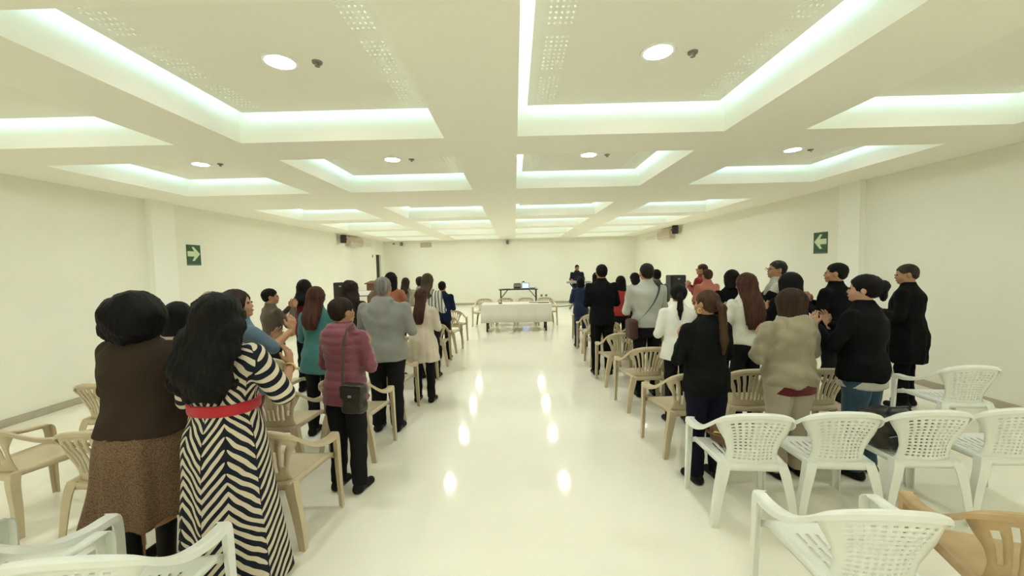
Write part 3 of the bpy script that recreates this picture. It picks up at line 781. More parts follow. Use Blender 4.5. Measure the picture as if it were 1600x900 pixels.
def wall_speaker(x, y, z, yaw, label, sc=1.0):
    r = empty('wall_speaker', (x, y, z), yaw, label=label, cat='speaker')
    MB().box(-.09 * sc, .09 * sc, -.085 * sc, .085 * sc, -.13 * sc, .13 * sc).obj('cabinet', M['black'], r, bevel=0.012)
    g = MB().box(-.078 * sc, .078 * sc, -.095 * sc, -.085 * sc, -.118 * sc, .118 * sc).obj('grille', M['grey'], r, bevel=0.004)
    MB().box(-.02, .02, .085 * sc, .12 * sc, -.02, .02).obj('bracket', M['blackmetal'], r)
wall_speaker(XL + .16, 12.75, 2.63, R(-60), 'dark speaker beside the air conditioner high on the left wall', 1.0)
wall_speaker(XR - .16, 12.45, 2.66, R(60), 'dark speaker beside the air conditioner high on the right wall', 1.0)
wall_speaker(-0.28, YB - .12, 2.66, 0, 'small dark speaker at the top centre of the far wall', 0.62)
wall_speaker(-4.81, YB - .13, 2.68, 0, 'larger of two small dark boxes at the far wall corner', 0.58)
def camera_box(x, y, z, label):
    r = empty('security_camera', (x, y, z), label=label, cat='camera')
    MB().box(-.025, .025, -.05, .05, -.025, .025).obj('housing', M['black'], r, bevel=0.006); MB().box(-.015, .015, .05, .14, -.01, .01).obj('bracket', M['grey'], r)
camera_box(-5.14, YB - .14, 2.69, 'tiny dark camera near the left end of the far wall')
r = empty('wall_vent', (-3.79, YB - .02, 2.62), label='beige rectangular vent high on the far wall', cat='vent')
MB().box(-.24, .24, 0, .02, -.1, .1).obj('frame', M['base'], r, bevel=0.004)
for k in range(6): MB().box(-.22, .22, -.012, 0, -.09 + k * .031, -.07 + k * .031).obj('slat', M['acwhite'], r)
r = empty('wall_outlet', (1.14, YB - .01, 0.34), label='dark twin socket low on the far wall', cat='outlet')
MB().box(-.05, .05, 0, .01, -.05, .05).obj('socket_plate', M['grey'], r, bevel=0.003)
MB().box(.15, .25, 0, .01, -.05, .05).obj('socket_plate', M['grey'], r, bevel=0.003)
r = MB().box(0, .02, -.03, .03, -.05, .05).obj('light_switch', M['grey'], None, (XL, 15.75, 2.15), bevel=0.004, label='small brown switch on the left wall beside the dark doorway', cat='switch')

# ------------------------------------------------------------------ plastic armchairs
def bez(pts, n):
    pts = [Vector(p) for p in pts]; out = []
    k = len(pts)
    for i in range(k - 1):
        p0, p1, p2, p3 = pts[max(i - 1, 0)], pts[i], pts[i + 1], pts[min(i + 2, k - 1)]
        for j in range(n):
            t = j / n
            out.append(0.5 * ((2 * p1) + (-p0 + p2) * t + (2 * p0 - 5 * p1 + 4 * p2 - p3) * t * t + (-p0 + 3 * p1 - 3 * p2 + p3) * t ** 3))
    out.append(pts[-1]); return out

RIMPT = [(0, -.262, .735), (.09, -.259, .731), (.16, -.245, .717), (.208, -.214, .690), (.234, -.165, .645), (.246, -.095, .597), (.250, -.01, .563), (.251, .08, .545), (.251, .150, .543), (.251, .188, .540)]
RIM = bez(RIMPT, 4)       # 37 points, index 16 = RIMPT[4]
def rim_at(x):
    ax = abs(x)
    for a, b in zip(RIM, RIM[1:]):
        if a.x <= ax <= b.x and b.x > a.x:
            t = (ax - a.x) / (b.x - a.x); q = a.lerp(b, t); return Vector((math.copysign(ax, x), q.y, q.z))
    return Vector((x, RIM[16].y, RIM[16].z))

def rim_profile(w_, lip):
    # an inverted L: top plate, outer lip turned down
    t = .008
    return [(-w_ / 2, 0), (-w_ / 2 + .006, .007), (w_ / 2 - .008, .007), (w_ / 2, 0), (w_ / 2 + .003, -lip), (w_ / 2 - .006, -lip), (w_ / 2 - .010, -t), (-w_ / 2, -t)]

def build_chair(kind):
    ms = {}
    # armrests (right side meshes; left mirrored)
    for side in (1, -1):
        pts = RIM[14:]
        P = [Vector((p.x * side, p.y, p.z)) for p in pts]
        sd, ups, pr = [], [], []
        for i, p in enumerate(P):
            t = (P[min(i + 1, len(P) - 1)] - P[max(i - 1, 0)]).normalized()
            out = Vector((t.y, -t.x, 0)).normalized() * side
            if out.x * side < 0: out = -out
            sd.append(out); ups.append(Vector((0, 0, 1)))
            f = i / (len(P) - 1)
            pr.append(rim_profile(0.030 + 0.022 * min(1, f * 2.5), 0.022 + .01 * f))
        mb = MB().sweep(P, pr, sd, ups)
        ms['arm%d' % side] = mb.mesh('armrest', smooth=True)
        # front leg: L-section from arm to floor, curved at the top
        path = [(side * .252, .176, .543), (side * .253, .198, .515), (side * .254, .205, .44), (side * .256, .205, .30), (side * .260, .208, .12), (side * .262, .212, 0)]
        P = bez(path, 3); pr = []
        for i, p in enumerate(P):
            f = 1 - p.z / .543
            a = .052 - .016 * f; b = .048 - .020 * f; t = .007
            pr.append([(side * .012, a * .35), (-side * a + side * .012, a * .35), (-side * a + side * .012, a * .35 - t), (side * .012 - side * t, a * .35 - t), (side * .012 - side * t, a * .35 - b), (side * .012, a * .35 - b)])
        ms['fleg%d' % side] = MB().sweep(P, pr, [(1, 0, 0)] * len(P), [(0, 1, 0)] * len(P)).mesh('leg', smooth=True)
        path = [(side * .178, -.185, .405), (side * .196, -.20, .33), (side * .222, -.205, .18), (side * .242, -.212, 0)]
        P = bez(path, 4); pr = []
        for i, p in enumerate(P):
            f = 1 - p.z / .405
            a = .062 - .024 * f; b = .050 - .018 * f; t = .007
            pr.append([(side * .014, -b * .3), (-side * a + side * .014, -b * .3), (-side * a + side * .014, -b * .3 + t), (side * .014 - side * t, -b * .3 + t), (side * .014 - side * t, b * .7), (side * .014, b * .7)])
        ms['bleg%d' % side] = MB().sweep(P, pr, [(1, 0, 0)] * len(P), [(0, 1, 0)] * len(P)).mesh('leg', smooth=True)
    # backrest
    white = kind == 'white'
    nu = 23 if white else 17
    nv = 30 if white else 16
    def us():
        if white:
            return list(np.linspace(-1, 1, nu + 1))
        # 8 slots between 9 ribs, slots narrower than ribs
        e = [-1, -.86]
        wr, ws = .115, .10
        pos = -.86
        for k in range(8):
            pos += ws; e.append(pos)
            if k < 7: pos += wr * 1.0 * (1.72 - 8 * ws) / (7 * wr); e.append(pos)
        e.append(1.0); return e
    U = us(); Vv = [i / nv for i in range(nv + 1)]
    hwk = [(0, .165), (.15, .150), (.35, .150), (.6, .172), (.82, .205), (1.0, .226)]
    def hw(v): return float(np.interp(v, [k[0] for k in hwk], [k[1] for k in hwk]))
    def pt(u, v):
        xx = u * hw(v)
        base = Vector((xx, -.188 - .062 * v + .040 * u * u * (1 - .3 * v), .392 + .338 * v))
        rp = rim_at(xx if v > .99 else u * .226); rp = Vector((xx, rp.y, rp.z))
        t = max(0, (v - .45) / .55); t = t * t * (3 - 2 * t)
        q = base.lerp(rp, t); q.z = .392 + (rp.z - .392 - .004) * v if True else q.z
        return q
    mb = MB(); n1 = len(Vv)
    mb.v = [tuple(pt(u, v)) for u in U for v in Vv]
    for i in range(len(U) - 1):
        for j in range(nv):
            if white:
                if 2 < j < nv - 3 and 3 <= i < nu - 3 and i % 2 == 1 and j % 2 == 1: continue
            else:
                lo_ = 3 + (2 if i in (1, 15) else 0); hi_ = nv - 2 - (1 if i in (1, 15) else 0)
                if i % 2 == 1 and 1 <= i <= 15 and lo_ <= j < hi_: continue
            mb.f.append((i * n1 + j, (i + 1) * n1 + j, (i + 1) * n1 + j + 1, i * n1 + j + 1))
    ms['backpanel'] = mb.mesh('backrest', smooth=True)
    # top rim
    P = [Vector((-p.x, p.y, p.z)) for p in RIM[15:0:-1]] + [Vector(p) for p in RIM[:16]]
    sd = []
    for i, p in enumerate(P):
        t = (P[min(i + 1, len(P) - 1)] - P[max(i - 1, 0)]); t.z = 0; t.normalize()
        out = Vector((t.y, -t.x, 0)); out = out if out.y < 0 or abs(p.x) > .2 and out.x * p.x > 0 else -out
        if out.dot(Vector((p.x, p.y - .05, 0))) < 0: out = -out
        sd.append(out)
    ms['rim'] = MB().sweep(P, [rim_profile(.030, .020)] * len(P), sd, [(0, 0, 1)] * len(P)).mesh('back_rim', smooth=True)
    # seat
    nx, ny = 31, 24
    mb = MB()
    def sp(u, v):
        hw_ = .182 + (.228 - .182) * v
        # rounded plan
        yy = -.200 + .400 * v
        z = .398 - .012 * math.sin(math.pi * v) * (1 - u * u) + .006 * v - (.018 * max(0, (v - .88) / .12) ** 2)
        z += .012 * max(0, (abs(u) - .8) / .2) ** 2 * (1 if v < .9 else .2)
        return (u * hw_, yy, z)
    n1 = ny + 1
    mb.v = [sp(-1 + 2 * i / nx, j / ny) for i in range(nx + 1) for j in range(ny + 1)]
    for i in range(nx):
        for j in range(ny):
            if white and 4 <= i < nx - 4 and i % 3 == 0 and j in (4, 5, 6, 7, 9, 10, 11, 12, 14, 15, 16, 17): continue
            mb.f.append((i * n1 + j, (i + 1) * n1 + j, (i + 1) * n1 + j + 1, i * n1 + j + 1))
    ms['seat'] = mb.mesh('seat', smooth=True)
    # apron under the seat edge
    loop = [sp(u, 1) for u in np.linspace(-1, 1, 9)]
    ap = MB()
    def strip(pts, drop):
        n0 = len(ap.v)
        for p in pts: ap.v += [tuple(p), (p[0], p[1], p[2] - drop)]
        for k in range(len(pts) - 1): ap.f.append((n0 + 2 * k, n0 + 2 * k + 2, n0 + 2 * k + 3, n0 + 2 * k + 1))
    strip([sp(u, 1) for u in np.linspace(-1, 1, 9)], .030)
    strip([sp(-1, v) for v in np.linspace(0, 1, 9)], .034); strip([sp(1, v) for v in np.linspace(0, 1, 9)], .034); strip([sp(u, 0) for u in np.linspace(-1, 1, 9)], .040)
    ms['apron'] = ap.mesh('apron', smooth=True)
    return ms

CH = {}
def chair_proto(kind):
    if kind in CH: return CH[kind]
    geo = CH.setdefault('geo_' + ('white' if kind == 'white' else 'slat'), None) or build_chair('white' if kind == 'white' else 'beige')
    m = {'white': M['whiteplastic'], 'beige': M['beigeplastic'], 'tan': M['tanplastic']}[kind]
    geo = {k: v.copy() for k, v in geo.items()}
    r = empty('plastic_armchair', (0, 0, 0))
    def part(name, key, thick=None):
        o = link(name, geo[key], m, r)
        if thick:
            md = o.modifiers.new('thick', 'SOLIDIFY'); md.thickness = thick; md.offset = 0
        return o
    part('seat', 'seat', .006); part('seat_apron', 'apron', .006)
    part('backrest', 'backpanel', .006); part('back_rim', 'rim')
    for sd in (1, -1):
        part('armrest', 'arm%d' % sd); part('leg', 'fleg%d' % sd); part('leg', 'bleg%d' % sd)
    CH[kind] = r
    return r
used = set()
def chair(kind, x, y, rz, label, group):
    p = chair_proto(kind)
    if kind not in used: used.add(kind); o = p
    else: o = copy_tree(p)
    o.location = (x, y, 0); o.rotation_euler = (0, 0, R(rz))
    tag(o, label, 'chair', group)
    return o
GW = 'white plastic armchairs on the right'; GL = 'beige slatted armchairs left of the aisle'; GR = 'beige slatted armchairs right of the aisle'; GN = 'white plastic armchairs at bottom left'
GT = 'beige armchairs behind the cloth-covered table'
CHAIRS = [
 ('white', 1.46, 2.57, -5, 'white armchair with perforated back holding a small brown handbag, at the aisle', GW),
 ('white', 1.99, 2.57, -5, 'white armchair second from the aisle, standing behind the woman in beige trousers', GW),
 ('white', 2.52, 2.57, -4, 'white armchair holding a large glossy black bag, third from the aisle', GW),
 ('white', 3.06, 2.58, -4, 'white armchair at the wall end of the four in line, cut by right edge', GW),
 ('white', 1.38, 1.64, -6, 'nearest white armchair, in front of the four in line, bottom right', GW),
 ('white', 3.84, 3.52, -6, 'white armchair near the right wall behind the tall man in a long black coat', GW),
 ('tan', 1.98, 1.55, -24, 'tan-brown armchair cut by the bottom right corner', None),
 ('white', -1.54, 1.47, 6, 'nearer white armchair at bottom left, behind the woman in the chevron dress', GN),
 ('white', -2.13, 1.56, 2, 'white armchair cut by the bottom left corner of the picture', GN),
 ('beige', -1.51, 2.46, -3, 'beige slatted armchair at the aisle right behind the woman in the plum puffer jacket', GL),
 ('beige', -2.54, 2.50, 0, 'beige armchair half hidden by the left side of the speckled brown skirt', GL),
 ('beige', -3.34, 2.64, -14, 'beige slatted armchair cut by the left edge near the wall', GL),
 ('beige', -3.57, 3.52, 0, 'beige armchair behind the left shoulder of the dark brown sweater, near the left wall', GL),
 ('beige', -1.96, 3.28, 0, 'beige slatted armchair between the chevron dress and the teal top', GL),
 ('beige', -1.45, 3.50, -4, 'beige aisle armchair just behind the black trousers of the man in grey hoodie', GL),
 ('beige', -1.45, 4.43, -4, 'beige aisle armchair between the grey hoodie man and the cream coat woman', GL),
 ('beige', -2.70, 4.36, 0, 'beige slatted armchair seen past the denim jacket sleeve', GL),
 ('beige', -1.42, 5.50, 0, 'beige aisle armchair just beyond the feet of the cream coat woman', GL),
 ('beige', -1.40, 6.68, 4, 'beige slatted aisle armchair right beside the cream coat, behind the navy jacket boy', GL),
 ('beige', -1.36, 7.72, -6, 'beige aisle armchair beside the boy in the navy jacket', GL),
 ('beige', -1.36, 8.62, -4, 'farthest beige armchair at the left edge of the aisle', GL),
 ('beige', 1.45, 3.47, 5, 'beige aisle armchair right behind the woman in the white blazer', GR),
 ('beige', 2.02, 3.54, -2, 'beige slatted armchair between the ponytail woman and the beige puffer coat', GR),
 ('beige', 2.58, 3.52, -2, 'beige slatted armchair between the beige puffer coat and the blue jeans', GR),
 ('beige', 1.45, 4.50, 2, 'beige slatted aisle armchair left of the white blazer hem', GR),
 ('beige', 2.03, 4.52, 0, 'beige armchair behind the man with the crossbody strap', GR),
 ('beige', 1.41, 5.42, 3, 'beige aisle armchair directly behind the man in the black suit', GR),
 ('beige', 2.02, 5.45, 2, 'beige armchair beside the grey-shirted man, its arm showing right of the slatted backs', GR),
 ('beige', 1.42, 6.45, 0, 'beige aisle armchair at the knees of the man in the black suit', GR),
 ('beige', 1.45, 7.45, 0, 'beige aisle armchair beyond the man in the black suit', GR),
 ('beige', 1.50, 8.48, -4, 'farthest beige armchair at the right edge of the aisle', GR),
 ('beige', 1.97, 6.35, 4, 'beige slatted armchair behind the woman in the red top', GR),
 ('beige', -0.90, 10.95, 172, 'beige armchair at the left end behind the white table', GT),
 ('beige', -0.28, 11.00, 180, 'left of the two middle beige armchairs behind the white table', GT),
 ('beige', 0.30, 11.00, 180, 'right of the two middle beige armchairs behind the white table', GT),
 ('beige', 0.86, 10.95, 186, 'beige armchair at the right end behind the white table', GT),
]
for a in CHAIRS: chair(*a)

# ------------------------------------------------------------------ front tables and stage gear
t = empty('folding_table', (0.02, 10.12, 0), label='long folding table with dark legs under a white cloth', cat='table')
MB().box(-.84, .84, -.30, .30, .655, .685).obj('tabletop', M['trimwhite'], t, bevel=.006)
for sx in (-1, 1):
    for sy in (-1, 1):
        MB().box(sx * .74 - .022, sx * .74 + .022, sy * .24 - .015, sy * .24 + .015, 0, .655).obj('leg', M['blackmetal'], t)
    MB().box(sx * .74 - .01, sx * .74 + .01, -.24, .24, .10, .13).obj('leg_brace', M['blackmetal'], t)
# cloth: draped sheet with slightly waving sides
def table_cloth():
    mb = MB(); seg = []
    def ring(z, e, amp):
        out = []
        X0, Y0 = .875 + e, .33 + e
        N = 26
        for k in range(N): out.append((-X0 + 2 * X0 * k / N, -Y0))
        for k in range(10): out.append((X0, -Y0 + 2 * Y0 * k / 10))
        for k in range(N): out.append((X0 - 2 * X0 * k / N, Y0))
        for k in range(10): out.append((-X0, Y0 - 2 * Y0 * k / 10))
        res = []
        for k, (a, b) in enumerate(out):
            wv = amp * math.sin(k * 1.1) + amp * .6 * math.sin(k * 2.3 + 1)
            n = math.hypot(a / X0, b / Y0)
            res.append((a + (wv if abs(a) >= X0 - 1e-6 else 0), b + (wv if abs(b) >= Y0 - 1e-6 else 0), z))
        return res
    rings = [ring(.693, -.012, 0), ring(.688, 0, 0), ring(.60, .006, .003), ring(.45, .015, .007), ring(.24, .025, .011)]
    m = len(rings[0])
    for r_ in rings: mb.v += r_
    for i in range(len(rings) - 1):
        for j in range(m): mb.f.append((i * m + j, i * m + (j + 1) % m, (i + 1) * m + (j + 1) % m, (i + 1) * m + j))
    mb.f.append(tuple(range(m)))
    return mb.mesh('tablecloth', smooth=True)
o = link('tablecloth', table_cloth(), M['cloth'], None, (0.02, 10.12, 0), label='white cloth draped over the long front table', cat='tablecloth')
md = o.modifiers.new('thick', 'SOLIDIFY'); md.thickness = .003; md.offset = -1
o = MB().box(-.14, .14, -.05, .05, 0, .018).obj('tablet', M['black'], None, (.72, 10.0, .694), bevel=.004, label='flat black tablet at the right end of the white cloth', cat='tablet'); o.rotation_euler = (0, 0, R(-8))
MB().tube([(0, 0, .01), (-.08, .05, .01), (-.18, .06, .01), (-.22, .12, .01)], .008).obj('cable', M['black'], None, (.58, 10.0, .694), smooth=True, label='black cable lying beside the tablet on the white cloth', cat='cable')
bk = MB().box(-.045, .045, -.035, .035, 0, .03).obj('notebook', M['brownleather'], None, (-.38, 10.02, .694), bevel=.004, label='small brown notebook near the left end of the white cloth', cat='notebook')

t = empty('folding_desk', (0.13, 15.7, 0), label='black folding desk by the far wall with braced legs', cat='desk')
MB().box(-.77, .77, -.3, .3, .70, .725).obj('desktop', M['blackmetal'], t, bevel=.005)
for sx in (-1, 1):
    for sy in (-1, 1):
        MB().box(sx * .70 - .018, sx * .70 + .018, sy * .26 - .018, sy * .26 + .018, 0, .70).obj('leg', M['blackmetal'], t)
        MB().tube([(sx * .70, sy * .26, .36), (sx * .42, sy * .26, .70)], .012).obj('leg_brace', M['blackmetal'], t, smooth=True)
    MB().box(sx * .70 - .012, sx * .70 + .012, -.26, .26, .12, .145).obj('leg_crossbar', M['blackmetal'], t)
p = empty('projector', (0.13, 15.62, .725), label='dark grey projector on the left part of the black desk', cat='projector')
MB().box(-.19, .12, -.14, .14, .01, .20).obj('housing', M['grey'], p, bevel=.015)
MB().box(-.15, .08, -.145, -.14, .04, .10).obj('vent_grille', M['black'], p)
MB().box(-.17, .10, -.12, .12, .20, .225).obj('lid', M['black'], p, bevel=.008)
p = empty('laptop', (0.415, 15.52, .725), label='open laptop with glowing pale blue screen on the black desk', cat='laptop')
MB().box(-.15, .15, -.10, .10, 0, .02).obj('keyboard_base', M['black'], p, bevel=.004)
MB().prism([(.09, .02), (.105, .02), (.16, .235), (.145, .235)], lambda q, t_: (t_, q[0], q[1]), -.15, .15).obj('screen_lid', M['black'], p)
MB().prism([(.087, .035), (.09, .035), (.14, .222), (.137, .222)], lambda q, t_: (t_, q[0], q[1]), -.13, .13).obj('display', M['screen'], p)
p = empty('desk_lamp', (0.34, 15.80, .725), label='small bright lamp behind the laptop on the black desk', cat='lamp')
MB().cyl((0, 0), .05, 0, .02, 16).obj('base', M['black'], p, smooth=True); MB().tube([(0, 0, .02), (0, 0, .24)], .01).obj('stem', M['black'], p, smooth=True)
MB().cyl((0, 0), .07, .24, .30, 18, .03).obj('shade', M['black'], p, smooth=True); MB().cyl((0, 0), .03, .215, .245, 12).obj('bulb', M['lens'], p)
MB().box(-.10, .10, -.07, .07, 0, .05).obj('sound_mixer', M['grey'], None, (.69, 15.6, .725), bevel=.008, label='small grey mixer right of the laptop on the black desk', cat='mixer')
MB().cyl((0, 0), .04, 0, .10, 14, .035).obj('paper_cup', M['trimwhite'], None, (.845, 15.58, .725), smooth=True, label='pale cup at the right end of the black desk', cat='cup')
MB().box(-.16, .16, -.1, .1, 0, .02).obj('folder', M['black'], None, (-.35, 15.6, .725), bevel=.004, label='flat black folder at the left part of the black desk', cat='folder')

def pa_speaker(x, y, z, yaw, label):
    r = empty('loudspeaker', (x, y, 0), yaw, label=label, cat='loudspeaker')
    MB().prism([(-.22, -.16), (.22, -.16), (.15, .18), (-.15, .18)], lambda q, t_: (q[0], q[1], t_), z, z + .58).obj('cabinet', M['black'], r, bevel=.015)
    MB().box(-.19, .19, -.172, -.16, z + .04, z + .54).obj('grille', M['grille'], r, bevel=.004)
    MB().box(-.03, .03, -.178, -.172, z + .47, z + .50).obj('badge', M['silver'], r)
    MB().tube([(0, 0, .25), (0, 0, z)], .018).obj('pole', M['blackmetal'], r, smooth=True)
    for k in range(3):
        a = 2 * math.pi * k / 3 + .5
        MB().tube([(0, 0, .50), (.38 * math.cos(a), .38 * math.sin(a), .015)], .011).obj('tripod_leg', M['blackmetal'], r, smooth=True)
pa_speaker(-4.42, 10.2, .74, R(-12), 'black loudspeaker on tripod near the left wall, behind the dark brown hair')
pa_speaker(4.12, 10.2, .74, R(12), 'black loudspeaker on tripod near the right wall, beside the red shirt man')
# lectern by the door
r = empty('lectern', (-4.95, 13.9, 0), R(-10), label='brown wooden lectern near the dark doorway', cat='lectern')
MB().box(-.22, .22, -.16, .16, 0, 1.12).obj('body', M['wood'], r, bevel=.01)
MB().prism([(-.22, 1.12), (.22, 1.20), (.22, 1.23), (-.22, 1.15)], lambda q, t_: (t_, q[0], q[1]), -.27, .27).obj('sloped_top', M['wood'], r, bevel=.005)
MB().box(-.26, .26, -.20, .20, 0, .06).obj('plinth', M['wood'], r, bevel=.006)
# music stand with white sheet (held up in front of the dark-haired row)
r = empty('music_stand', (-3.02, 7.6, 0), label='black music stand holding white sheets behind the grey hoodie man', cat='music stand')
MB().tube([(0, 0, .02), (0, 0, 1.17)], .012).obj('pole', M['blackmetal'], r, smooth=True)
for k in range(3): MB().tube([(0, 0, .2), (.25 * math.cos(2.1 * k), .25 * math.sin(2.1 * k), .01)], .009).obj('leg', M['blackmetal'], r, smooth=True)
MB().prism([(-.10, 1.13), (.12, 1.22), (.117, 1.23), (-.103, 1.14)], lambda q, t_: (t_, q[0], q[1]), -.26, .26).obj('desk', M['blackmetal'], r)
MB().prism([(-.09, 1.145), (.10, 1.222), (.099, 1.226), (-.091, 1.149)], lambda q, t_: (t_, q[0], q[1]), -.21, .21).obj('sheet', M['cloth'], r)
# keyboard on X stand
r = empty('electronic_keyboard', (2.36, 14.62, .955), label='silver electronic keyboard in front of the musician', cat='keyboard')
MB().box(-.44, .44, -.15, .15, 0, .07).obj('case', M['silver'], r, bevel=.01)
for k in range(34): MB().box(-.41 + k * .0242, -.41 + k * .0242 + .022, .0, .14, .07, .078).obj('white_key', M['whitekey'], r)
MB().box(-.38, .38, -.13, -.03, .07, .076).obj('control_panel', M['grey'], r)
r = empty('keyboard_stand', (2.36, 14.62, 0), label='black crossed stand under the silver keyboard', cat='keyboard stand')
for sy in (-.12, .12):
    for sx in (-1, 1): MB().tube([(sx * .34, sy, .015), (-sx * .30, sy, .93)], .015).obj('leg', M['blackmetal'], r, smooth=True)
for sx, z_ in ((-.34, .015), (.34, .015), (-.30, .94), (.30, .94)): MB().tube([(sx, -.17, z_), (sx, .17, z_)], .015).obj('crossbar', M['blackmetal'], r, smooth=True)
MB().tube([(0, 0, .01), (.3, -.1, .01), (.6, .05, .01), (.8, .3, .01)], .012).obj('floor_cable', M['black'], None, (1.45, 15.6, 0), smooth=True, label='black cable on the floor left of the keyboard stand', cat='cable')

# ------------------------------------------------------------------ people
BLK = (0.006, 0.006, 0.0065); HB = (0.006, 0.005, 0.0045); HD = (0.028, 0.016, 0.011); HBR = (0.060, 0.028, 0.016)
GP = 'people standing left of the aisle'; GQ = 'people standing right of the aisle'
MID = 'people'
P_ = []
# left of the aisle
person('woman in a dark brown sweater and long speckled brown skirt, at far left', -2.05, 2.12, 1.54, -4, 1.14, 1.15, True,
       dict(kind='sweater', color=(0.040, 0.028, 0.020), hem=0.88, loose=1.12, flare=1.10, wr=.003), dict(kind='skirt', m=M['speckle'], hem=0.36, flare=1.02, sway=-0.06), dict(kind='round', color=HB, length=1.42, width=.15, puff=.03),
       'clap', None, 12, 0, legs=True, grp=GP)
POSES['zebra'] = ((0.31, 0.04, 1.14), (0.24, 0.24, 1.25), (-0.15, 0.15, 0.98))
POSES['bun'] = ((0.25, 0.08, 1.12), (0.10, 0.30, 1.25), (-0.15, 0.3, 0.95))
POSES['denim'] = ((0.29, 0.09, 1.25), (0.26, 0.26, 1.36), (-0.2, 0.2, 0.95))
zeb = person('woman with long black curly hair in a black and cream chevron dress with red belt', -1.50, 1.98, 1.525, -4, 1.04, 1.0, True,
       dict(kind='dress', m=M['chevron'], hem=1.0, wr=.002, armr=1.25, sleeve='elbow'), dict(kind='none'), dict(kind='bushy', color=HB, length=1.15, width=.19, puff=.030),
       'zebra', POSES['clap'], 15, 0, belt=(0.45, 0.02, 0.03), grp=GP)
person('woman with brown bob looking right in a blue denim jacket', -1.96, 2.78, 1.52, -30, 1.0, 1.0, True,
       dict(color=(0.085, 0.135, 0.185), hem=0.86, sleeve='elbow'), dict(color=(0.11, 0.015, 0.02)), dict(kind='bob', color=HD, length=1.44, puff=.008), 'denim', POSES['clap'], -45, 6, grp=GP)
person('dark-haired woman in a pale pink blouse between the two nearest women', -2.50, 2.90, 1.43, -5, 0.92, 0.95, True,
       dict(kind='shirt', color=(0.55, 0.43, 0.40), hem=0.88), None, dict(kind='bob', color=HB, length=1.42, puff=.012), 'clap', None, 20, 0, grp=GP)
person('grey-blond person behind the black-haired women, only the head showing', -3.02, 3.9, 1.46, -5, 0.95, 1, False,
       dict(kind='shirt', color=(0.35, 0.30, 0.24)), None, dict(kind='short', color=(0.30, 0.23, 0.15)), 'clap', grp=GP)
person('short dark-haired person in a brown jacket clapping, seen against the left wall', -3.02, 4.85, 1.43, -35, 0.9, 0.95, False,
       dict(color=(0.10, 0.075, 0.055), hem=0.86), None, dict(kind='short', color=HB, puff=.004), 'high', None, -30, 0, grp=GP)
person('woman with black hair in a deep red jacket near the left wall', -2.83, 5.30, 1.52, -8, 0.85, 0.95, True,
       dict(color=(0.16, 0.012, 0.018), hem=0.88), None, dict(kind='long', color=HB, length=1.32, width=.10, puff=.008), 'clap', grp=GP)
person('woman with long straight auburn hair in a teal top', -1.96, 3.88, 1.485, -6, 0.92, 0.95, True,
       dict(kind='sweater', color=(0.05, 0.165, 0.165), hem=0.74, flare=1.1), None, dict(kind='long', color=(0.055, 0.022, 0.014), length=1.23, width=.105, puff=.004), 'clap', grp=GP)
plum = person('short-haired woman in a plum quilted hooded jacket beside the aisle', -1.27, 2.88, 1.44, -14, 0.98, 1.05, True,
       dict(color=(0.20, 0.062, 0.085), hem=0.80, hood=True, quilt=0.075, wr=.0015, loose=1.02, rough=0.5), dict(wide=1.12), dict(kind='short', color=(0.022, 0.014, 0.010), puff=.006), 'clap', None, -25, 0, grp=GP)
person('woman with thick dark brown hair behind the plum jacket', -2.04, 4.88, 1.50, -4, 0.95, 1, True,
       dict(color=(0.03, 0.02, 0.018)), None, dict(kind='bushy', color=(0.020, 0.010, 0.009), length=1.22, width=.15, puff=.02), 'clap', grp=GP)
person('grey-haired man in a light grey hooded jacket and black trousers', -1.32, 3.95, 1.565, -6, 1.22, 1.15, False,
       dict(color=(0.235, 0.235, 0.220), hem=0.80, hood=True, loose=1.0, flare=1.03), dict(wide=1.22), dict(kind='short', color=(0.20, 0.19, 0.18), puff=.0), 'clap', None, 0, 0, grp=GP)
person('woman with long brown hair in a knee-length cream coat', -1.14, 4.80, 1.40, -8, 0.95, 1.0, True,
       dict(kind='coat', color=(0.60, 0.52, 0.42), hem=0.62, flare=1.12, hood=False), None, dict(kind='long', color=(0.050, 0.022, 0.014), length=1.18, width=.085, puff=.0), 'clap', None, -8, 0, grp=GP)
person('taller woman with long greyish brown hair in a black-striped white shirt', -1.29, 5.85, 1.56, -8, 0.95, 1, True,
       dict(kind='shirt', m=M['striped'], hem=0.86), None, dict(kind='long', color=(0.055, 0.038, 0.022), length=1.30, width=.10, puff=.006), 'clap', grp=GP)
person('short dark-haired person in a beige shirt partly behind the striped shirt', -1.73, 7.20, 1.49, -8, 0.9, 1, False,
       dict(kind='shirt', color=(0.36, 0.29, 0.2)), None, dict(kind='short', color=(0.03, 0.02, 0.012)), 'clap', grp=GP)
person('long-haired woman in a grey-blue top, left of the striped shirt', -2.17, 7.85, 1.46, -6, 0.9, 1, True,
       dict(kind='shirt', color=(0.15, 0.17, 0.17)), None, dict(kind='long', color=(0.035, 0.02, 0.013), length=1.32, width=.10), 'clap', grp=GP)
person('dark-haired woman in an orange-brown top behind the grey-haired man', -1.83, 5.85, 1.59, -10, 0.95, 1, True,
       dict(kind='shirt', color=(0.30, 0.11, 0.055)), None, dict(kind='bob', color=HB, length=1.40, puff=.004), 'clap', grp=GP)
person('boy in a navy jacket at the far end of the left side, beside the aisle', -1.30, 7.05, 1.40, -6, 0.95, 1, False,
       dict(color=(0.012, 0.018, 0.045), hem=0.84), None, dict(kind='short', color=HB), 'clap', grp=GP)
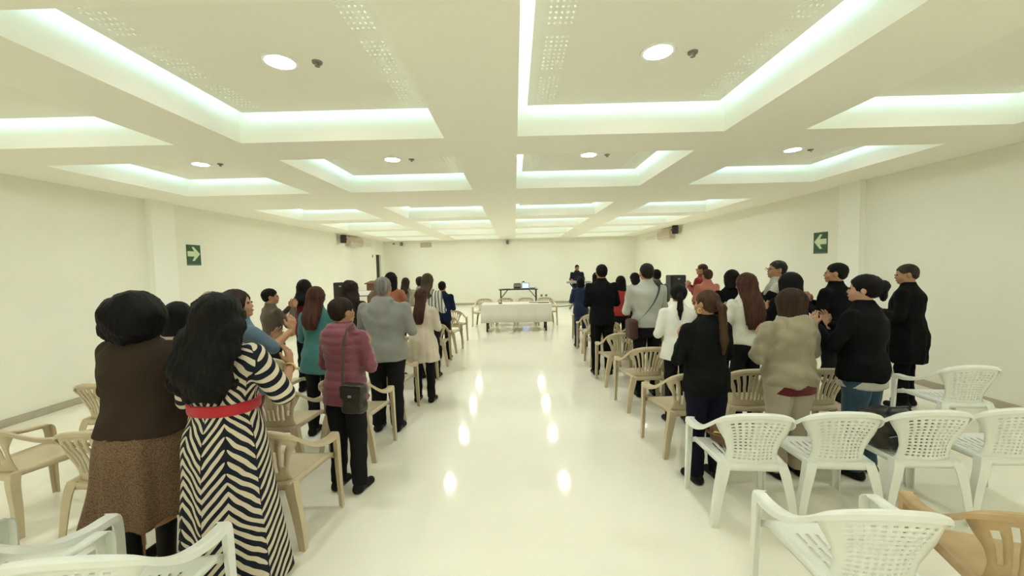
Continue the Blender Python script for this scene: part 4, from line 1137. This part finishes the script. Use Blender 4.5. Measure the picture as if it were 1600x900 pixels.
# right of the aisle
person('musician in a dark shirt standing behind the keyboard', 2.38, 15.12, 1.63, 180, 1.05, 1.1, False,
       dict(kind='shirt', color=(0.015, 0.02, 0.024), hem=0.86, sleeve='elbow'), dict(color=(0.012, 0.022, 0.045)), dict(kind='short', color=HB), 'keys', None, 0, -6, skin=(0.28, 0.13, 0.07))
person('man in a black suit beside the aisle', 1.28, 5.85, 1.635, 4, 1.0, 1.1, False,
       dict(color=BLK, hem=0.78, loose=1.05), dict(color=BLK, wide=1.1), dict(kind='short', color=HB, puff=.004), 'front', grp=GQ)
person('small dark-haired person in navy blue left of the black suit', 1.30, 7.85, 1.40, 5, 0.95, 1, True,
       dict(color=(0.012, 0.025, 0.065), hem=0.80), dict(color=(0.012, 0.025, 0.065)), dict(kind='bob', color=HB, length=1.46), 'clap', grp=GQ)
person('dark-haired person whose head shows at the left of the black suit man', 1.80, 8.8, 1.46, 5, 0.95, 1, True,
       dict(color=BLK), None, dict(kind='bob', color=HB, length=1.42), 'clap', grp=GQ)
person('dark-haired woman in a bright red top', 1.84, 6.9, 1.43, 6, 0.98, 1.05, True,
       dict(kind='sweater', color=(0.33, 0.03, 0.025), hem=0.88), None, dict(kind='bob', color=HB, length=1.38, puff=.006), 'clap', grp=GQ)
person('dark-haired woman leaning forward in white between red top and grey shirt', 2.38, 7.85, 1.45, 6, 0.95, 1, True,
       dict(kind='shirt', color=(0.5, 0.48, 0.42)), None, dict(kind='bob', color=HB, length=1.42, puff=.01), 'clap', None, 30, -10, grp=GQ)
strapman = person('man in a pale grey shirt with a dark strap across his back', 1.61, 4.85, 1.64, 6, 1.04, 1.1, False,
       dict(kind='shirt', color=(0.42, 0.43, 0.39), hem=0.90, wr=.004), None, dict(kind='short', color=(0.016, 0.012, 0.010)), 'clap', grp=GQ)
person('short-haired man in a dark grey shirt behind the strap man', 2.46, 6.9, 1.53, 10, 1.05, 1, False,
       dict(kind='shirt', color=(0.07, 0.085, 0.085)), None, dict(kind='short', color=HB), 'clap', grp=GQ)
person('woman with black ponytail in a white blazer and black trousers', 1.65, 4.0, 1.42, 2, 1.0, 1.05, True,
       dict(color=(0.78, 0.77, 0.72), hem=0.80, flare=1.06, wr=.003), None, dict(kind='pony', color=HB, length=1.30, px=-.05, puff=.012), 'clap', None, -10, 0, grp=GQ)
ponyw = person('woman with long brown ponytail and gold earring in a black jacket', 1.41, 2.92, 1.435, 14, 1.08, 1.05, True,
       dict(color=(0.007, 0.008, 0.007), hem=0.82, loose=1.02), dict(color=(0.008, 0.009, 0.016), wide=1.1), dict(kind='pony', color=(0.050, 0.026, 0.014), length=1.17, px=.03), 'clap', None, 18, 0, grp=GQ)
person('man in glasses and a dark red shirt near the right wall', 3.70, 7.85, 1.60, 40, 1.05, 1.1, False,
       dict(kind='shirt', color=(0.22, 0.02, 0.02)), None, dict(kind='short', color=(0.05, 0.025, 0.015)), 'clap', None, 20, 0, glasses=True, grp=GQ)
person('brown-haired person in a salmon shirt in front of the dark red shirt', 3.32, 6.85, 1.51, 10, 1.0, 1.05, False,
       dict(kind='shirt', color=(0.42, 0.15, 0.105)), None, dict(kind='short', color=(0.05, 0.028, 0.015), puff=.004), 'clap', grp=GQ)
person('dark-haired woman in a black top left of the long auburn hair', 2.66, 4.88, 1.54, 8, 1.08, 1.05, True,
       dict(color=BLK, hem=0.85), None, dict(kind='bob', color=HB, length=1.45, puff=.0), 'clap', grp=GQ)
person('woman with very long auburn hair over a white top', 2.28, 3.92, 1.52, 10, 0.92, 1.0, True,
       dict(kind='shirt', color=(0.66, 0.66, 0.58), hem=0.93), None, dict(kind='long', color=(0.060, 0.026, 0.016), length=1.10, width=.12, puff=.010), 'clap', grp=GQ)
person('man with glasses in grey shirt and black sleeves raising his clapping hands', 3.21, 4.88, 1.64, 62, 1.0, 1.05, False,
       dict(kind='shirt', color=(0.42, 0.42, 0.36), hem=0.86, sleeve='elbow', fore=BLK), None, dict(kind='short', color=(0.03, 0.028, 0.025)), 'high', None, 22, 4, glasses=True, grp=GQ)
person('woman with rounded black bob in a black jacket', 2.87, 4.15, 1.50, 10, 1.05, 1.05, True,
       dict(color=BLK, hem=0.85), None, dict(kind='bob', color=HB, length=1.43, puff=.024), 'clap', grp=GQ)
person('woman with brown bob in a beige hooded puffer jacket and beige trousers', 2.05, 2.96, 1.42, 10, 1.22, 1.2, True,
       dict(color=(0.30, 0.255, 0.18), hem=0.86, hood=True, loose=1.05, wr=.007, rough=0.42, crinkle=True, undershirt=(0.10, 0.012, 0.015), armr=1.15), dict(color=(0.38, 0.33, 0.25), wide=1.25),
       dict(kind='bob', color=(0.032, 0.018, 0.011), length=1.40, puff=.022), 'clap', None, 15, 0, grp=GQ)
person('man in a black jacket raising a hand, between the black bob and the bun', 3.47, 4.3, 1.60, 26, 1.1, 1.1, False,
       dict(color=BLK, hem=0.80), None, dict(kind='short', color=HB), 'clap', None, 25, 0, grp=GQ)
person('woman with a black bun in a black jacket over blue jeans', 2.60, 2.96, 1.52, 26, 1.12, 1.1, True,
       dict(color=BLK, hem=0.84, loose=1.06, undershirt=(0.5, 0.5, 0.45)), dict(color=(0.035, 0.075, 0.11), wide=1.12), dict(kind='bun', color=HB, puff=.006), 'bun', None, 22, 0, skin=(0.45, 0.26, 0.17), grp=GQ)
person('tall man in a long black coat by the right wall', 4.27, 4.32, 1.57, 32, 1.12, 1.15, False,
       dict(kind='coat', color=BLK, hem=0.55, loose=1.06, flare=1.0), dict(color=BLK), dict(kind='short', color=(0.035, 0.028, 0.022), puff=-.002), 'front', None, 30, -10, grp=GQ)

# ------------------------------------------------------------------ bags and small things
def soft(name, f, lo, hi, hh, m, parent=None):
    return link(name, to_mesh(name, [nets(f, lo, hi, hh)]), m, parent)
# small brown handbag lying on the aisle seat
r = empty('handbag', (1.45, 2.66, .400), R(10), label='small brown leather handbag on the seat of the aisle white chair', cat='handbag')
def hb(x, y, z): return smax(rbox(x, y, z, (0, 0, .05), (.085, .11, .055), .03) + .003 * np.sin(40 * x + 20 * z), -ell(x, y, z, (-.02, 0, .13), (.05, .06, .03)), .02)
soft('bag_body', hb, (-.13, -.15, -.02), (.13, .15, .15), .008, M['brownleather'], r)
MB().tube([(-.07, -.07, .06), (-.13, -.06, .09), (-.16, 0, .09), (-.13, .06, .08), (-.07, .07, .06)], .007).obj('handle', M['brownleather'], r, smooth=True)
MB().tube([(-.09, -.02, .09), (-.13, -.02, .10), (-.12, .02, .07)], .005).obj('ring', M['gold'], r, smooth=True)
# glossy black bag on the third white chair
r = empty('black_bag', (2.50, 2.60, .402), R(-6), label='large glossy black bag on the seat of the third white chair', cat='bag')
def bb(x, y, z):
    d = rbox(x, y, z, (0, 0, .115), (.175, .13, .115), .06)
    return d + .008 * np.sin(28 * x + 12 * z + 3 * np.sin(20 * y)) + .005 * np.sin(45 * z + 30 * x)
soft('bag_body', bb, (-.22, -.18, -.02), (.22, .18, .27), .010, M['blackleather'], r)
MB().tube([(-.09, -.06, .21), (-.07, -.07, .27), (.03, -.07, .28), (.09, -.06, .21)], .008).obj('handle', M['blackleather'], r, smooth=True)
MB().tube([(-.12, -.135, .10), (0, -.142, .13), (.12, -.135, .16)], .003).obj('zip', M['silver'], r, smooth=True)
# crossbody bag of the plum jacket woman
def ribbon(pts, w_, t_=.004, widthdir=(1, 0, 0)):
    mb = MB(); P = bez(pts, 5); pr = [[(-w_ / 2, 0), (w_ / 2, 0), (w_ / 2, t_), (-w_ / 2, t_)]] * len(P)
    sd = [widthdir] * len(P); ups = []
    for i in range(len(P)):
        t = (P[min(i + 1, len(P) - 1)] - P[max(i - 1, 0)]).normalized(); n = t.cross(Vector(widthdir)); ups.append(-n if n.y > 0 else n)
    return mb.sweep(P, pr, sd, ups)
r = empty('shoulder_bag', (-1.27, 2.88, 0), R(-14), label='dark brown shoulder bag hanging at the hip of the plum jacket woman', cat='shoulder bag')
def sb(x, y, z): return rbox(x, y, z, (.178, -.148, .755), (.088, .042, .105), .03) + .003 * np.sin(60 * z + 25 * x)
soft('bag_body', sb, (.03, -.24, .60), (.30, -.07, .90), .008, M['blackleather'], r)
MB().box(.098, .258, -.197, -.187, .76, .852).obj('flap', M['blackleather'], r, bevel=.01)
ribbon([(.10, -.02, 1.255), (.10, -.10, 1.215), (.10, -.135, 1.12), (.10, -.150, 1.0), (.105, -.168, .85)], .018).obj('strap', M['darkgrey_strap'], r)
MB().box(.165, .190, -.203, -.197, .775, .79).obj('clasp', M['silver'], r)
# crossbody strap and bag of the grey shirt man
r = empty('crossbody_bag', (1.61, 4.85, 0), R(6), label='dark maroon bag on a black strap at the left hip of the grey-shirted man', cat='crossbody bag')
ribbon([(.125, -.03, 1.405), (.105, -.125, 1.34), (.03, -.172, 1.20), (-.08, -.178, 1.06), (-.17, -.145, .96), (-.20, -.11, .92)], .035, .005, (.8, 0, .6)).obj('strap', M['black'], r)
def sb2(x, y, z): return rbox(x, y, z, (-.225, -.09, .86), (.055, .09, .12), .035)
soft('bag_body', sb2, (-.31, -.21, .70), (-.14, .03, 1.0), .010, mat('maroon_leather', (.05, .015, .012), .5, bump=.2), r)
# bracelet on the raised wrist, earring
s_ = 1.525 / 1.7
ring_ = []
E_, W_ = Vector((0.31 * 1.04, 0.04, 1.14)), Vector((0.24, 0.24, 1.25))
D_ = (W_ - E_).normalized(); A_ = D_.cross(Vector((0, 0, 1))).normalized(); B_ = D_.cross(A_)
c_ = W_ - D_ * .02
MB().tube([tuple((c_ + A_ * .032 * math.cos(t * math.pi / 8) + B_ * .032 * math.sin(t * math.pi / 8)) * s_) for t in range(17)], .0055, 6).obj('bracelet', M['gold'], zeb, smooth=True)
er = MB().tube([(0, .018 * math.cos(t * math.pi / 6), .018 * math.sin(t * math.pi / 6)) for t in range(13)], .003, 6).obj('earring', M['gold'], ponyw, smooth=True)
sp = 1.435 / 1.7
er.location = (-.083 * sp, -.02 * sp, 1.53 * sp)
